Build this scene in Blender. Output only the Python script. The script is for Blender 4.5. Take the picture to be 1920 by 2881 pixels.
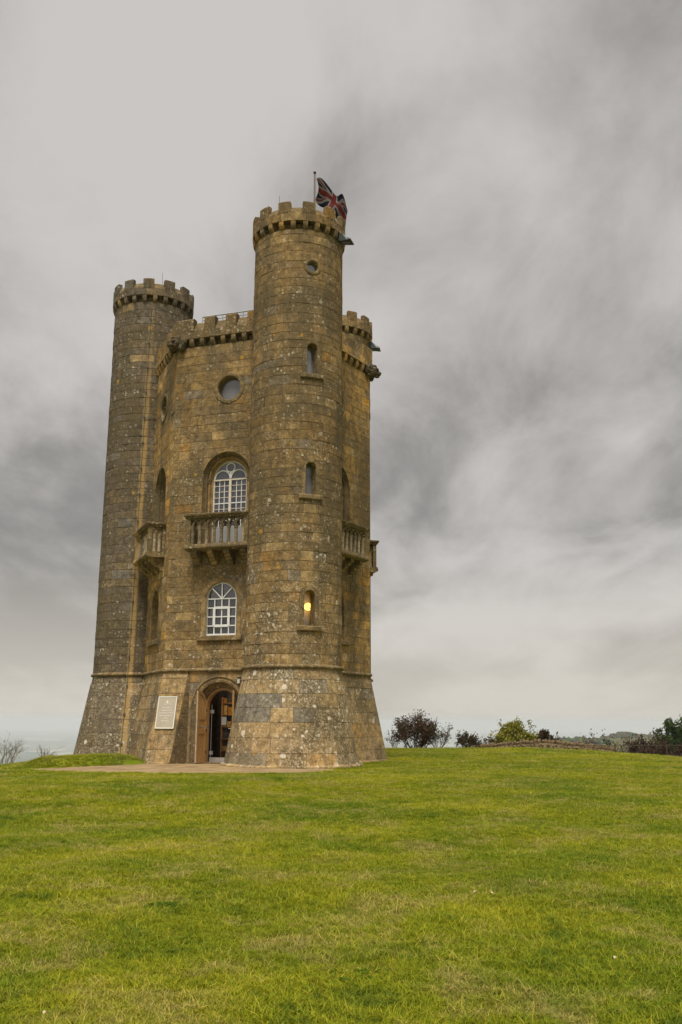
import bpy, bmesh, math, random
import numpy as np
from mathutils import Vector, Matrix, noise as mnoise

sc = bpy.context.scene
for o in list(bpy.data.objects):
    bpy.data.objects.remove(o)
R = math.radians
rng = random.Random(7)

# ------------------------------------------------------------------ camera
EYE = Vector((0, 0, 1.42))
PITCH, ROLL = R(12.328), R(0.256)
cam = bpy.data.cameras.new("camera")
cam.sensor_fit = 'VERTICAL'; cam.sensor_height = 36; cam.lens = 33.66
cam.clip_start = 0.1; cam.clip_end = 200000
camo = bpy.data.objects.new("camera", cam); sc.collection.objects.link(camo)
fw = Vector((0, math.cos(PITCH), math.sin(PITCH))); up0 = Vector((0, -math.sin(PITCH), math.cos(PITCH))); rt0 = Vector((1, 0, 0))
upv = up0 * math.cos(ROLL) - rt0 * math.sin(ROLL); rtv = rt0 * math.cos(ROLL) + up0 * math.sin(ROLL)
m3 = Matrix((rtv, upv, -fw)).transposed()
camo.matrix_world = Matrix.Translation(EYE) @ m3.to_4x4()
sc.camera = camo

# ------------------------------------------------------------------ world: overcast sky
SUN_EL, SUN_AZ = 64.0, 185.0          # azimuth clockwise from +Y (behind the camera, a little to the left)
SKY_STRENGTH = 0.1
w = bpy.data.worlds.new("World"); sc.world = w; w.use_nodes = True
nt = w.node_tree; nt.nodes.clear(); L = nt.links.new
def N(t, **k):
    n = nt.nodes.new(t)
    for a, v in k.items():
        if a == 'i':
            for kk, vv in v.items(): n.inputs[kk].default_value = vv
        else: setattr(n, a, v)
    return n
def mth(op, a, b=None, c=None, clamp=False):
    n = N('ShaderNodeMath', operation=op); n.use_clamp = clamp
    for i, v in enumerate((a, b, c)):
        if v is None: continue
        if isinstance(v, (int, float)): n.inputs[i].default_value = v
        else: L(v, n.inputs[i])
    return n.outputs[0]
def mixc(f, a, b, mode='MIX'):
    n = N('ShaderNodeMix', data_type='RGBA', blend_type=mode)
    for i, v in ((0, f), (6, a), (7, b)):
        if isinstance(v, (int, float)): n.inputs[i].default_value = v
        elif isinstance(v, tuple): n.inputs[i].default_value = v if len(v) == 4 else v + (1,)
        else: L(v, n.inputs[i])
    return n.outputs[2]
def mapr(v, a, b, c=0.0, d=1.0, smooth=False):
    n = N('ShaderNodeMapRange'); n.clamp = True
    if smooth: n.interpolation_type = 'SMOOTHSTEP'
    L(v, n.inputs[0])
    for i, x in ((1, a), (2, b), (3, c), (4, d)): n.inputs[i].default_value = x
    return n.outputs[0]
tc = N('ShaderNodeTexCoord'); sep = N('ShaderNodeSeparateXYZ'); L(tc.outputs['Generated'], sep.inputs[0])
dx, dy, dz = sep.outputs
dzp = mth('MAXIMUM', dz, 0.0)
den = mth('ADD', dzp, 0.22)
px = mth('DIVIDE', dx, den); py = mth('DIVIDE', dy, den)
comb = N('ShaderNodeCombineXYZ'); L(px, comb.inputs[0]); L(py, comb.inputs[1]); comb.inputs[2].default_value = 3.1
def cloud_noise(scale, detail, rough, dist, loc, rot, scl):
    mp = N('ShaderNodeMapping'); L(comb.outputs[0], mp.inputs[0])
    mp.inputs['Location'].default_value = loc; mp.inputs['Rotation'].default_value = (0, 0, R(rot)); mp.inputs['Scale'].default_value = scl
    n = N('ShaderNodeTexNoise'); L(mp.outputs[0], n.inputs['Vector'])
    n.inputs['Scale'].default_value = scale; n.inputs['Detail'].default_value = detail
    n.inputs['Roughness'].default_value = rough; n.inputs['Distortion'].default_value = dist
    return n.outputs['Fac']
CL = (4.13, 2.06, 0.0)
big = cloud_noise(0.95, 3.0, 0.5, 0.25, CL, 25, (1.25, 0.8, 1))
mid = cloud_noise(2.6, 8.0, 0.60, 0.30, (7.1, 2.2, 0.4), -32, (1.35, 0.7, 1))
v = mth('ADD', mth('MULTIPLY', big, 0.67), mth('MULTIPLY', mid, 0.33))
dens = mapr(v, 0.385, 0.615, 0, 1, True)
ramp = N('ShaderNodeValToRGB'); L(dens, ramp.inputs[0])
e = ramp.color_ramp.elements
e[0].position = 0.0; e[0].color = (0.245, 0.228, 0.208, 1)
e[1].position = 1.0; e[1].color = (0.600, 0.570, 0.538, 1)
x_ = e.new(0.45); x_.color = (0.420, 0.395, 0.368, 1)
hz = mapr(dz, 0.0, 0.20, 1, 0, True)
clouds = mixc(mth('MULTIPLY', hz, 0.72), ramp.outputs[0], (0.680, 0.630, 0.555))
sky = N('ShaderNodeTexSky', sky_type='NISHITA'); sky.sun_disc = False
sky.sun_elevation = R(SUN_EL); sky.sun_rotation = R(SUN_AZ); sky.altitude = 300; sky.dust_density = 2.0
cl10 = mixc(1.0, clouds, (0.366 / SKY_STRENGTH,) * 3, 'MULTIPLY')
fin = mixc(0.97, sky.outputs[0], cl10)
bg = N('ShaderNodeBackground'); L(fin, bg.inputs[0]); bg.inputs[1].default_value = SKY_STRENGTH
wo = N('ShaderNodeOutputWorld'); L(bg.outputs[0], wo.inputs[0])

sun = bpy.data.lights.new("sun", 'SUN'); sun.energy = 1.5; sun.angle = R(22); sun.color = (1, 0.95, 0.87)
suno = bpy.data.objects.new("sun", sun); sc.collection.objects.link(suno)
az = R(SUN_AZ)
sd = Vector((math.sin(az) * math.cos(R(SUN_EL)), math.cos(az) * math.cos(R(SUN_EL)), math.sin(R(SUN_EL))))
suno.location = sd * 60; suno.rotation_euler = sd.to_track_quat('Z', 'Y').to_euler()

sc.view_settings.view_transform = 'Standard'; sc.view_settings.look = 'None'
sc.view_settings.exposure = 1.45; sc.view_settings.gamma = 1.0; sc.view_settings.use_curve_mapping = False
sc.cycles.volume_bounces = 1
sc.cycles.max_bounces = 5; sc.cycles.diffuse_bounces = 3; sc.cycles.transparent_max_bounces = 8

# ------------------------------------------------------------------ helpers
def ss(a, b, x):
    t = min(1, max(0, (x - a) / (b - a))); return t * t * (3 - 2 * t)
def root_loc(p):
    if p is None: return Vector((0, 0, 0))
    while p.parent: p = p.parent
    return p.location.copy()
def tag(o, label=None, cat=None, group=None, kind=None):
    if label: o['label'] = label
    if cat: o['category'] = cat
    if group: o['group'] = group
    if kind: o['kind'] = kind
    return o
def empty(name, loc, label, cat, group=None):
    o = bpy.data.objects.new(name, None); sc.collection.objects.link(o)
    o.location = loc; o.empty_display_size = 0.3
    return tag(o, label, cat, group)

class MB:
    def __init__(s): s.v = []; s.f = []; s.c = []; s.l = []; s.m = []; s.tint = (0.3, 0.22, 0.11); s.li = 0.3; s.mi = 0
    def V(s, p):
        s.v.append((p[0], p[1], p[2])); s.c.append(s.tint); s.l.append(s.li); return len(s.v) - 1
    def F(s, *ids): s.f.append(ids); s.m.append(s.mi)
    def quad(s, a, b, c, d): s.F(s.V(a), s.V(b), s.V(c), s.V(d))
    def strip(s, loops, close_u=False):
        """loops: lists of equal numbers of points, joined one to the next"""
        ids = [[s.V(p) for p in lp] for lp in loops]
        for a, b in zip(ids, ids[1:]):
            n = len(a)
            for i in range(n if close_u else n - 1):
                j = (i + 1) % n
                s.F(a[i], a[j], b[j], b[i])
        return ids
    def box(s, P, u0, u1, v0, v1, d0, d1, ch=0.0):
        """box in a (u,v,d) space mapped by P; ch = chamfer of the front edges"""
        b = [s.V(P(*q)) for q in ((u0, v0, d0), (u1, v0, d0), (u1, v1, d0), (u0, v1, d0))]
        if ch:
            m = [s.V(P(*q)) for q in ((u0, v0, d1 - ch), (u1, v0, d1 - ch), (u1, v1, d1 - ch), (u0, v1, d1 - ch))]
            t = [s.V(P(*q)) for q in ((u0 + ch, v0 + ch, d1), (u1 - ch, v0 + ch, d1), (u1 - ch, v1 - ch, d1), (u0 + ch, v1 - ch, d1))]
            rings = (b, m, t)
        else:
            t = [s.V(P(*q)) for q in ((u0, v0, d1), (u1, v0, d1), (u1, v1, d1), (u0, v1, d1))]
            rings = (b, t)
        for a, c in zip(rings, rings[1:]):
            for i in range(4): s.F(a[i], a[(i + 1) % 4], c[(i + 1) % 4], c[i])
        s.F(*t); s.F(*reversed(b))
    def tube(s, pts, rad, n=6, cap=True, ref=None):
        pts = [Vector(p) for p in pts]; rings = []
        for i, p in enumerate(pts):
            t = (pts[min(i + 1, len(pts) - 1)] - pts[max(i - 1, 0)])
            if t.length < 1e-9: t = Vector((0, 0, 1))
            t.normalize()
            a = Vector(ref) if ref else (Vector((0, 0, 1)) if abs(t.z) < 0.9 else Vector((1, 0, 0)))
            x = t.cross(a).normalized(); y = x.cross(t).normalized()
            r = rad[i] if isinstance(rad, (list, tuple)) else rad
            rings.append([p + x * (r * math.cos(2 * math.pi * k / n)) + y * (r * math.sin(2 * math.pi * k / n)) for k in range(n)])
        ids = s.strip(rings, True)
        if cap: s.F(*reversed(ids[0])); s.F(*ids[-1])
    def lathe(s, base, prof, n=12):
        """prof: (radius, z) pairs about the vertical axis through base"""
        b = Vector(base)
        ids = s.strip([[b + Vector((r * math.cos(2 * math.pi * k / n), r * math.sin(2 * math.pi * k / n), z)) for k in range(n)] for r, z in prof], True)
        s.F(*reversed(ids[0])); s.F(*ids[-1])
    def ball(s, c, r, n=10, m=7, sq=(1, 1, 1)):
        c = Vector(c)
        s.strip([[c + Vector((r * sq[0] * math.sin(a) * math.cos(b), r * sq[1] * math.sin(a) * math.sin(b), r * sq[2] * math.cos(a)))
                  for b in [2 * math.pi * k / n for k in range(n)]] for a in [max(0.02, min(math.pi - 0.02, math.pi * j / m)) for j in range(m + 1)]], True)
    def build(s, name, mat, parent=None, smooth=False, origin=None, doubles=False):
        off = root_loc(parent) if parent else Vector(origin or (0, 0, 0))
        me = bpy.data.meshes.new(name)
        me.from_pydata([(x - off.x, y - off.y, z - off.z) for x, y, z in s.v], [], s.f)
        for m_ in (mat if isinstance(mat, (list, tuple)) else [mat]): me.materials.append(m_)
        if len(me.materials) > 1: me.polygons.foreach_set('material_index', s.m)
        a = me.attributes.new('tint', 'FLOAT_COLOR', 'POINT'); a.data.foreach_set('color', np.array([t + (1,) for t in s.c], dtype=np.float32).ravel())
        a = me.attributes.new('lichen', 'FLOAT', 'POINT'); a.data.foreach_set('value', np.array(s.l, dtype=np.float32))
        if doubles:
            bm = bmesh.new(); bm.from_mesh(me); bmesh.ops.remove_doubles(bm, verts=bm.verts, dist=1e-4); bm.to_mesh(me); bm.free()
        if smooth: me.polygons.foreach_set('use_smooth', [True] * len(me.polygons))
        me.update()
        o = bpy.data.objects.new(name, me); sc.collection.objects.link(o)
        if parent: o.parent = parent
        else: o.location = off
        return o

# ------------------------------------------------------------------ materials
def newmat(name):
    global nt, L
    m = bpy.data.materials.new(name); m.use_nodes = True; nt = m.node_tree; nt.nodes.clear(); L = nt.links.new
    return m
def out(sh, disp=None):
    o = N('ShaderNodeOutputMaterial'); L(sh, o.inputs[0]); return o
def bsdf(col, rough=0.8, spec=0.3, metal=0.0, normal=None, **k):
    b = N('ShaderNodeBsdfPrincipled')
    for nme, vv in (('Base Color', col), ('Roughness', rough), ('Specular IOR Level', spec), ('Metallic', metal)):
        if isinstance(vv, (int, float)): b.inputs[nme].default_value = vv
        elif isinstance(vv, tuple): b.inputs[nme].default_value = vv if len(vv) == 4 else vv + (1,)
        else: L(vv, b.inputs[nme])
    if normal is not None: L(normal, b.inputs['Normal'])
    for kk, vv in k.items(): b.inputs[kk].default_value = vv
    return b.outputs[0]
def pos(): return N('ShaderNodeNewGeometry').outputs['Position']
def noi(vec, scale, detail=4, rough=0.55, dist=0.0, out_='Fac', stretch=None):
    if stretch:
        mp = N('ShaderNodeMapping'); L(vec, mp.inputs[0]); mp.inputs['Scale'].default_value = stretch; vec = mp.outputs[0]
    n = N('ShaderNodeTexNoise'); L(vec, n.inputs['Vector'])
    n.inputs['Scale'].default_value = scale; n.inputs['Detail'].default_value = detail; n.inputs['Roughness'].default_value = rough; n.inputs['Distortion'].default_value = dist
    return n.outputs[out_]
def bump(h, strength=0.4, dist=0.02):
    b = N('ShaderNodeBump'); L(h, b.inputs['Height']); b.inputs['Strength'].default_value = strength; b.inputs['Distance'].default_value = dist
    return b.outputs[0]
def spots(vec, scale, thr, lo, hi, warp=0.0):
    """round spots: size per cell between nothing and hi"""
    if warp:
        wn = noi(vec, scale * 1.7, 3, 0.6, 0, 'Color')
        vm = N('ShaderNodeVectorMath', operation='MULTIPLY_ADD'); L(wn, vm.inputs[0]); vm.inputs[1].default_value = (warp,) * 3; L(vec, vm.inputs[2]); vec = vm.outputs[0]
    vo = N('ShaderNodeTexVoronoi'); L(vec, vo.inputs['Vector']); vo.inputs['Scale'].default_value = scale
    sp = N('ShaderNodeSeparateColor'); L(vo.outputs['Color'], sp.inputs[0])
    size = mapr(sp.outputs[0], thr, 1.0, lo, hi)
    d = mth('SUBTRACT', size, vo.outputs['Distance'])
    return mapr(d, 0.0, 0.08, 0, 1, True)

def stone_material():
    m = newmat("weathered_limestone")
    p = pos()
    at = N('ShaderNodeAttribute', attribute_name='tint').outputs['Color']
    li = N('ShaderNodeAttribute', attribute_name='lichen').outputs['Fac']
    sep = N('ShaderNodeSeparateXYZ'); L(p, sep.inputs[0])
    fine = noi(p, 26, 5, 0.7)
    med = noi(p, 5.5, 5, 0.62, 0.3)
    big_ = noi(p, 0.55, 4, 0.6, 0.4)
    streak = noi(p, 1.6, 5, 0.62, 0.2, stretch=(1, 1, 0.16))
    col = mixc(1.0, at, mixc(mapr(fine, 0.3, 0.7), (0.55, 0.53, 0.50), (1.42, 1.42, 1.40)), 'MULTIPLY')
    col = mixc(1.0, col, mixc(mapr(med, 0.33, 0.66), (0.56, 0.56, 0.58), (1.36, 1.32, 1.22)), 'MULTIPLY')
    # algae and soot crust: brown-black films in patches and in runs below ledges
    grime = mth('MULTIPLY', mapr(mth('ADD', mth('MULTIPLY', big_, 0.6), mth('MULTIPLY', streak, 0.4)), 0.42, 0.59, 0, 1, True), 0.80)
    col = mixc(grime, col, mixc(mapr(fine, 0.35, 0.68), (0.058, 0.045, 0.024), (0.165, 0.125, 0.066)))
    # cleaned stripe beside the lightning conductor on the left turret
    vx = mth('ADD', sep.outputs[0], 8.02); vy = mth('ADD', sep.outputs[1], -38.0)
    ang = mth('ARCTAN2', vy, vx)
    a0 = math.atan2(-38.0, 8.02)
    line = mth('ADD', a0, mth('ADD', R(-11.0), mth('MULTIPLY', sep.outputs[2], R(0.42))))
    dd = mth('ABSOLUTE', mth('ADD', mth('SUBTRACT', mth('SUBTRACT', ang, line), 0.035), mth('MULTIPLY', mth('SUBTRACT', med, 0.5), 0.10)))
    rr = mth('SQRT', mth('ADD', mth('MULTIPLY', vx, vx), mth('MULTIPLY', vy, vy)))
    clean = mth('MULTIPLY', mapr(dd, 0.045, 0.085, 0.85, 0), mth('LESS_THAN', rr, 2.6))
    clean = mth('MULTIPLY', clean, mapr(sep.outputs[2], 12.5, 17, 1, 0.25))
    col = mixc(clean, col, (0.42, 0.27, 0.10))
    # lichens: many small pale specks, some bigger cream rosettes, yellow ones
    zone = mapr(noi(p, 1.1, 3, 0.6, 0.0), 0.40, 0.66, 0.0, 1.0)
    small = mth('MULTIPLY', spots(p, 8.0, 0.50, 0.0, 0.44, 0.05), mth('MULTIPLY', mapr(li, 0.0, 0.8, 0.22, 1.0), mapr(zone, 0, 1, 0.35, 1.0)))
    larg = mth('MULTIPLY', spots(p, 3.0, 0.45, 0.0, 0.36, 0.10), mapr(li, 0.35, 0.8, 0.0, 1.0))
    flake = mth('MULTIPLY', mapr(mth('ADD', noi(p, 17, 4, 0.65), mth('MULTIPLY', li, 0.085)), 0.58, 0.66), mth('MULTIPLY', mapr(li, 0.05, 0.8, 0.2, 1.0), mapr(zone, 0, 1, 0.45, 1)))
    pale = mixc(mapr(fine, 0.3, 0.7), (0.52, 0.44, 0.31), (0.82, 0.75, 0.62))
    col = mixc(mth('MULTIPLY', flake, 0.85), col, mixc(mapr(med, 0.4, 0.6), (0.44, 0.34, 0.18), (0.60, 0.52, 0.37)))
    col = mixc(mth('MULTIPLY', small, 0.95), col, pale)
    col = mixc(mth('MULTIPLY', larg, 0.9), col, pale)
    yel = mth('MULTIPLY', spots(p, 3.1, 0.93, 0.0, 0.3, 0.1), 0.7)
    col = mixc(yel, col, (0.50, 0.27, 0.03))
    hgt = mth('ADD', mth('MULTIPLY', fine, 0.55), mth('ADD', mth('MULTIPLY', med, 0.9), mth('MULTIPLY', small, 0.15)))
    out(bsdf(col, 0.92, 0.15, normal=bump(hgt, 0.75, 0.03)))
    return m
def simple(name, col, rough=0.7, spec=0.3, metal=0.0, var=0.25, scale=8, bmp=0.0, **k):
    m = newmat(name); p = pos(); n = noi(p, scale, 4, 0.6)
    lo = tuple(c * (1 - var) for c in col); hi = tuple(min(1, c * (1 + var)) for c in col)
    c = mixc(mapr(n, 0.3, 0.7), lo, hi)
    out(bsdf(c, rough, spec, metal, bump(n, bmp, 0.01) if bmp else None, **k)); return m

STONE = stone_material()
MORTAR = simple("lime_mortar", (0.235, 0.180, 0.105), 0.95, 0.1, var=0.4, scale=14, bmp=0.4)
DARKSTONE = simple("sooty_carved_stone", (0.105, 0.085, 0.058), 0.95, 0.12, var=0.55, scale=11, bmp=0.6)
WHITE = simple("white_painted_wood", (0.76, 0.76, 0.73), 0.5, 0.4, var=0.07, scale=6)
CREAM = simple("aged_cream_paint", (0.66, 0.60, 0.50), 0.6, 0.3, var=0.16, scale=9)
LEAD = simple("dull_lead", (0.11, 0.10, 0.095), 0.6, 0.4, 0.2, var=0.2)
DARKMETAL = simple("dark_green_grey_metal", (0.062, 0.072, 0.068), 0.5, 0.4, 0.3, var=0.25)
COPPER = simple("patinated_copper", (0.15, 0.17, 0.13), 0.7, 0.3, 0.2, var=0.3)
RAILM = simple("galvanised_rail", (0.42, 0.42, 0.42), 0.45, 0.4, 0.5, var=0.15)
BRONZE = simple("brown_metal", (0.10, 0.075, 0.05), 0.6, 0.4, 0.3, var=0.2)
STEEL = simple("brushed_steel", (0.55, 0.55, 0.55), 0.35, 0.5, 0.8, var=0.1)
PAPER = simple("paper", (0.24, 0.23, 0.21), 0.9, 0.1, var=0.04)
PLASTER = simple("pale_plaster", (0.66, 0.62, 0.55), 0.9, 0.1, var=0.1)
BLIND = simple("grey_window_blind", (0.30, 0.295, 0.29), 0.8, 0.2, var=0.06)
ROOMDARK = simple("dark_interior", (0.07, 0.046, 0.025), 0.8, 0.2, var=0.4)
SIGN_BASE = simple("taupe_sign_face", (0.46, 0.40, 0.30), 0.6, 0.3, var=0.05, scale=4)
SIGN_RIM = simple("pale_sign_rim", (0.72, 0.71, 0.62), 0.5, 0.3, var=0.05)
SIGN_INK = simple("white_sign_print", (0.85, 0.84, 0.80), 0.5, 0.3, var=0.02)

def wood_material():
    m = newmat("oiled_oak"); p = pos()
    n = noi(p, 5, 6, 0.65, 1.2, stretch=(5, 5, 0.6)); f = noi(p, 60, 3, 0.6, stretch=(1, 1, 0.08))
    c = mixc(mapr(n, 0.3, 0.7), (0.30, 0.165, 0.055), (0.50, 0.31, 0.12))
    c = mixc(mth('MULTIPLY', mapr(f, 0.4, 0.65), 0.4), c, (0.15, 0.075, 0.03))
    out(bsdf(c, 0.5, 0.35, normal=bump(f, 0.25, 0.005))); return m
WOOD = wood_material()
PALEWOOD = simple('bare_oak_edge', (0.42, 0.33, 0.22), 0.7, 0.2, var=0.2)
def glass_material(name, back, k=0.12, rough=0.03):
    """window pane: dark room seen through old glass, sky mirrored on it"""
    m = newmat(name); p = pos()
    n = noi(p, 2.2, 2, 0.5)
    c = mixc(mapr(n, 0.3, 0.7), tuple(x * 0.75 for x in back), tuple(x * 1.2 for x in back))
    b = bsdf(c, 0.5, 0.2)
    g = N('ShaderNodeBsdfGlossy'); g.inputs['Roughness'].default_value = rough; g.inputs['Color'].default_value = (0.95, 0.95, 1, 1)
    L(bump(n, 0.15, 0.01), g.inputs['Normal'])
    lw = N('ShaderNodeLayerWeight'); lw.inputs['Blend'].default_value = 0.35
    f = mth('ADD', mth('MULTIPLY', lw.outputs['Fresnel'], 0.6), k, clamp=True)
    mx = N('ShaderNodeMixShader'); L(f, mx.inputs[0]); L(b, mx.inputs[1]); L(g.outputs[0], mx.inputs[2])
    out(mx.outputs[0]); return m
GLASS = glass_material("old_window_glass", (0.022, 0.020, 0.021), 0.10)
GLASS_PALE = glass_material("grey_window_pane", (0.16, 0.152, 0.145), 0.12)  # plain grey base colour under the glossy layer
def clear_glass(nm, k):
    m = newmat(nm)
    t = N('ShaderNodeBsdfTransparent'); t.inputs[0].default_value = (0.9, 0.92, 0.9, 1)
    g = N('ShaderNodeBsdfGlossy'); g.inputs['Roughness'].default_value = 0.02
    lw = N('ShaderNodeLayerWeight'); lw.inputs['Blend'].default_value = 0.3
    f = mth('ADD', mth('MULTIPLY', lw.outputs['Fresnel'], 0.30), k, clamp=True)
    mx = N('ShaderNodeMixShader'); L(f, mx.inputs[0]); L(t.outputs[0], mx.inputs[1]); L(g.outputs[0], mx.inputs[2])
    out(mx.outputs[0]); return m
CLEAR = clear_glass('clear_glass', 0.0); CLEAR_SKY = clear_glass('clear_glass_mirroring_sky', 0.13)
def emit(name, col, s):
    m = newmat(name); e_ = N('ShaderNodeEmission'); e_.inputs[0].default_value = col + (1,); e_.inputs[1].default_value = s; out(e_.outputs[0]); return m
LAMP = emit("lit_globe", (1.0, 0.50, 0.075), 2.2)
STRIP = emit("lit_ceiling_lamp", (1.0, 0.60, 0.20), 22.0)

# ------------------------------------------------------------------ ground heights
def ground_h(x, y):
    h = -0.20 + 0.20 * ss(6, 29, y)
    h += 0.13 * ss(32, 41, y) * ss(-3, 4, x)
    h -= 0.0105 * max(0, -x - 7.5) ** 2 if x > -40 else 0.0105 * 32.5 ** 2 + 0.68 * (-x - 40) * 0.6
    h -= 0.0068 * max(0, x - 9) ** 2 if x < 30 else 0.0068 * 441 + 0.10 * (x - 30) * 0.3
    if y > 47:
        h -= 0.006 * (min(y, 62) - 47) ** 2 + max(0, y - 62) * 0.10
    if y < 0: h -= 0.01 * min(-y, 100)
    n = mnoise.noise(Vector((x * 0.16, y * 0.16, 1.7))) * 0.075 + mnoise.noise(Vector((x * 0.6, y * 0.6, 4.0))) * 0.03
    h += n * ss(3, 9, y)
    # shallow worn apron before the door
    return h
def terrain(x, y):
    d = math.hypot(x, y)
    h = ground_h(x, y)
    if d < 60: return h
    phi = math.degrees(math.atan2(x, y))
    back = ss(150, 178, abs(phi))
    pl = ss(11, 15, phi) if phi > 0 else back
    # plateau on the right, plain far below elsewhere
    hp = -2.5 - 6 * ss(60, 160, d) - 12 * ss(150, 1100, d) - 226 * ss(1700, 3600, d)
    hv = -3 - 0.30 * (d - 60) if d < 600 else -165 - 85 * ss(600, 1800, d)
    far = hp * pl + hv * (1 - pl)
    k = ss(60, 110, d)
    return h * (1 - k) + far * k if h > far else far * k + h * (1 - k)

# ------------------------------------------------------------------ tower plan
T1, T2, T3 = Vector((-1.57, 32.0)), Vector((-8.02, 38.0)), Vector((-0.30, 41.0))
V5, V1, V3 = Vector((-6.10, 33.5)), Vector((1.11, 36.2)), Vector((-4.90, 41.4))
ZS = 3.10                     # string course
FL = 0.19                     # batter of the base
def flare(z): return (ZS - z) * FL + 0.0 if z < ZS else 0.0
class Turret:
    R = 1.6
    def __init__(s, C, name):
        s.C = C; s.thc = math.atan2(-C.y, -C.x); s.name = name
    def r(s, z): return 1.612 - 0.0022 * max(0, z - ZS) + flare(z)
    def S(s, u, z, d):
        th = s.thc + u / s.R; r = s.r(z) + d
        return (s.C.x + r * math.cos(th), s.C.y + r * math.sin(th), z)
class Wall:
    def __init__(s, A, B, flared=True):
        s.A, s.B = A, B; s.t = (B - A).normalized(); s.n = Vector((s.t.y, -s.t.x)); s.L = (B - A).length; s.fl = flared
    def P(s, u, z, d):
        q = s.A + s.t * u + s.n * d; return (q.x, q.y, z)
    def S(s, u, z, d): return s.P(u, z, d + (flare(z) if s.fl else 0))
tur = [Turret(T1, 'a'), Turret(T2, 'b'), Turret(T3, 'c')]
wall_door, wall_left, wall_right = Wall(V5, T1), Wall(T2, V5), Wall(T1, V1)
wall_far, wall_back1, wall_back2 = Wall(V1, T3), Wall(T3, V3), Wall(V3, T2)

tower = empty('castle_tower', (-3.4, 36.4, 0), "tall brown limestone hexagonal castle tower with round battlemented corner turrets on the grass", "tower")

# ---- palettes (albedo, chance)
PAL_MAIN = [((0.275, 0.205, 0.105), 6), ((0.255, 0.190, 0.098), 6), ((0.240, 0.190, 0.115), 5), ((0.32, 0.240, 0.125), 3), ((0.42, 0.325, 0.175), 0.7), ((0.235, 0.21, 0.175), 0.7), ((0.34, 0.22, 0.085), 0.7)]
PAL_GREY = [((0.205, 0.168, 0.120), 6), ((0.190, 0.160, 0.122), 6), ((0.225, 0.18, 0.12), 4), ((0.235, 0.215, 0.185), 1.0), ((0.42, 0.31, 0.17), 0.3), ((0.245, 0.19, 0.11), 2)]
PAL_GOLD = [((0.40, 0.285, 0.125), 5), ((0.36, 0.26, 0.125), 5), ((0.32, 0.245, 0.14), 3), ((0.52, 0.36, 0.15), 1.8), ((0.56, 0.35, 0.10), 0.8), ((0.48, 0.38, 0.22), 1.2)]
PAL_BASE = [((0.36, 0.28, 0.16), 5), ((0.33, 0.265, 0.17), 5), ((0.215, 0.198, 0.17), 1.0), ((0.32, 0.245, 0.14), 2), ((0.37, 0.26, 0.12), 1)]
def pick(pal, r):
    t = r.random() * sum(w_ for _, w_ in pal)
    for c, w_ in pal:
        t -= w_
        if t <= 0: break
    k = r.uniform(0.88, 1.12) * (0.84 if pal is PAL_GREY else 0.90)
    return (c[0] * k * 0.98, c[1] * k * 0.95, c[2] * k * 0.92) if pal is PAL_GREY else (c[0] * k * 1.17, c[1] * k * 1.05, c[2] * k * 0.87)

# ---- stones
STONES = []    # dicts: part, rows, surface, ...; meshes are made after the 300 largest are known
def lay(surf, part, z0, z1, ufun, hgt, wid, pal, openings, r, lichen, dp=0.0, tints=None, nc=2, gap=0.004):
    z = z0; k = 0
    while z < z1 - 0.04:
        h = r.uniform(*hgt)
        if z + h > z1 - 0.14: h = z1 - z
        zt = min(z + h, z1)
        ua, ub = min(ufun(z)[0], ufun(zt)[0]), max(ufun(z)[1], ufun(zt)[1])
        cuts = [ua]; x = ua + r.uniform(0.3, 1.0) * wid[0]
        while x < ub - wid[0] * 0.5:
            cuts.append(x); x += r.uniform(*wid)
        cuts.append(ub)
        for i in range(len(cuts) - 1):
            a, b = cuts[i], cuts[i + 1]
            zs = [z, zt]
            def lims(zz):
                l, rr = ufun(zz)
                return (l if i == 0 else max(a, l)), (rr if i == len(cuts) - 2 else min(b, rr))
            ops = [o for o in openings if o['z0'] < zt and o['z1'] > z and o['uc'] - o['hw'] < b and o['uc'] + o['hw'] > a]
            pieces = []
            if not ops: pieces.append([(zz,) + lims(zz) for zz in zs])
            else:
                o = ops[0]
                lv = sorted(set([z, zt] + [z + (zt - z) * q / 6 for q in range(1, 6)] + [q for e0 in (o['z0'], o['z1']) for q in (e0 - 0.004, e0 + 0.004) if z < q < zt]))
                pl, pr = [], []
                for zz in lv:
                    l, rr = lims(zz); hv = o['half'](zz)
                    pl.append((zz, l, min(rr, o['uc'] - hv))); pr.append((zz, max(l, o['uc'] + hv), rr))
                pieces += [q for q in (pl, pr)]
            for rows in pieces:
                wmax = max(x1 - x0 for _, x0, x1 in rows)
                if wmax < 0.07: continue
                rows = [(zz, x0, max(x1, x0 + 0.004)) for zz, x0, x1 in rows]
                tint = pick(pal, r)
                wq = Vector(surf((a + b) / 2, (z + zt) / 2, 0)); wn = mnoise.noise(wq * 0.33) + .6 * mnoise.noise(wq * 0.9 + Vector((9, 3, 1)))
                wk = 1.0 - 0.34 * min(1, max(0, 0.5 * ss(4.5, 9, z) + 0.9 * wn))
                tint = tuple(q * wk for q in tint)
                li = min(1, max(0, lichen((a + b) / 2, (z + zt) / 2) + r.uniform(-0.25, 0.25)))
                if tints:
                    q = tints((a + b) / 2, (z + zt) / 2, r)
                    if q: tint, li = q
                STONES.append(dict(surf=surf, part=part, rows=rows, p=dp + r.choice((0, 0, 0, 1)) * r.uniform(0.0, 0.012) + r.uniform(-0.003, 0.003), tint=tint, li=li, nc=nc if wmax > 0.2 else 2, gap=gap, seed=r.random()))
        z = zt; k += 1
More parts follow.
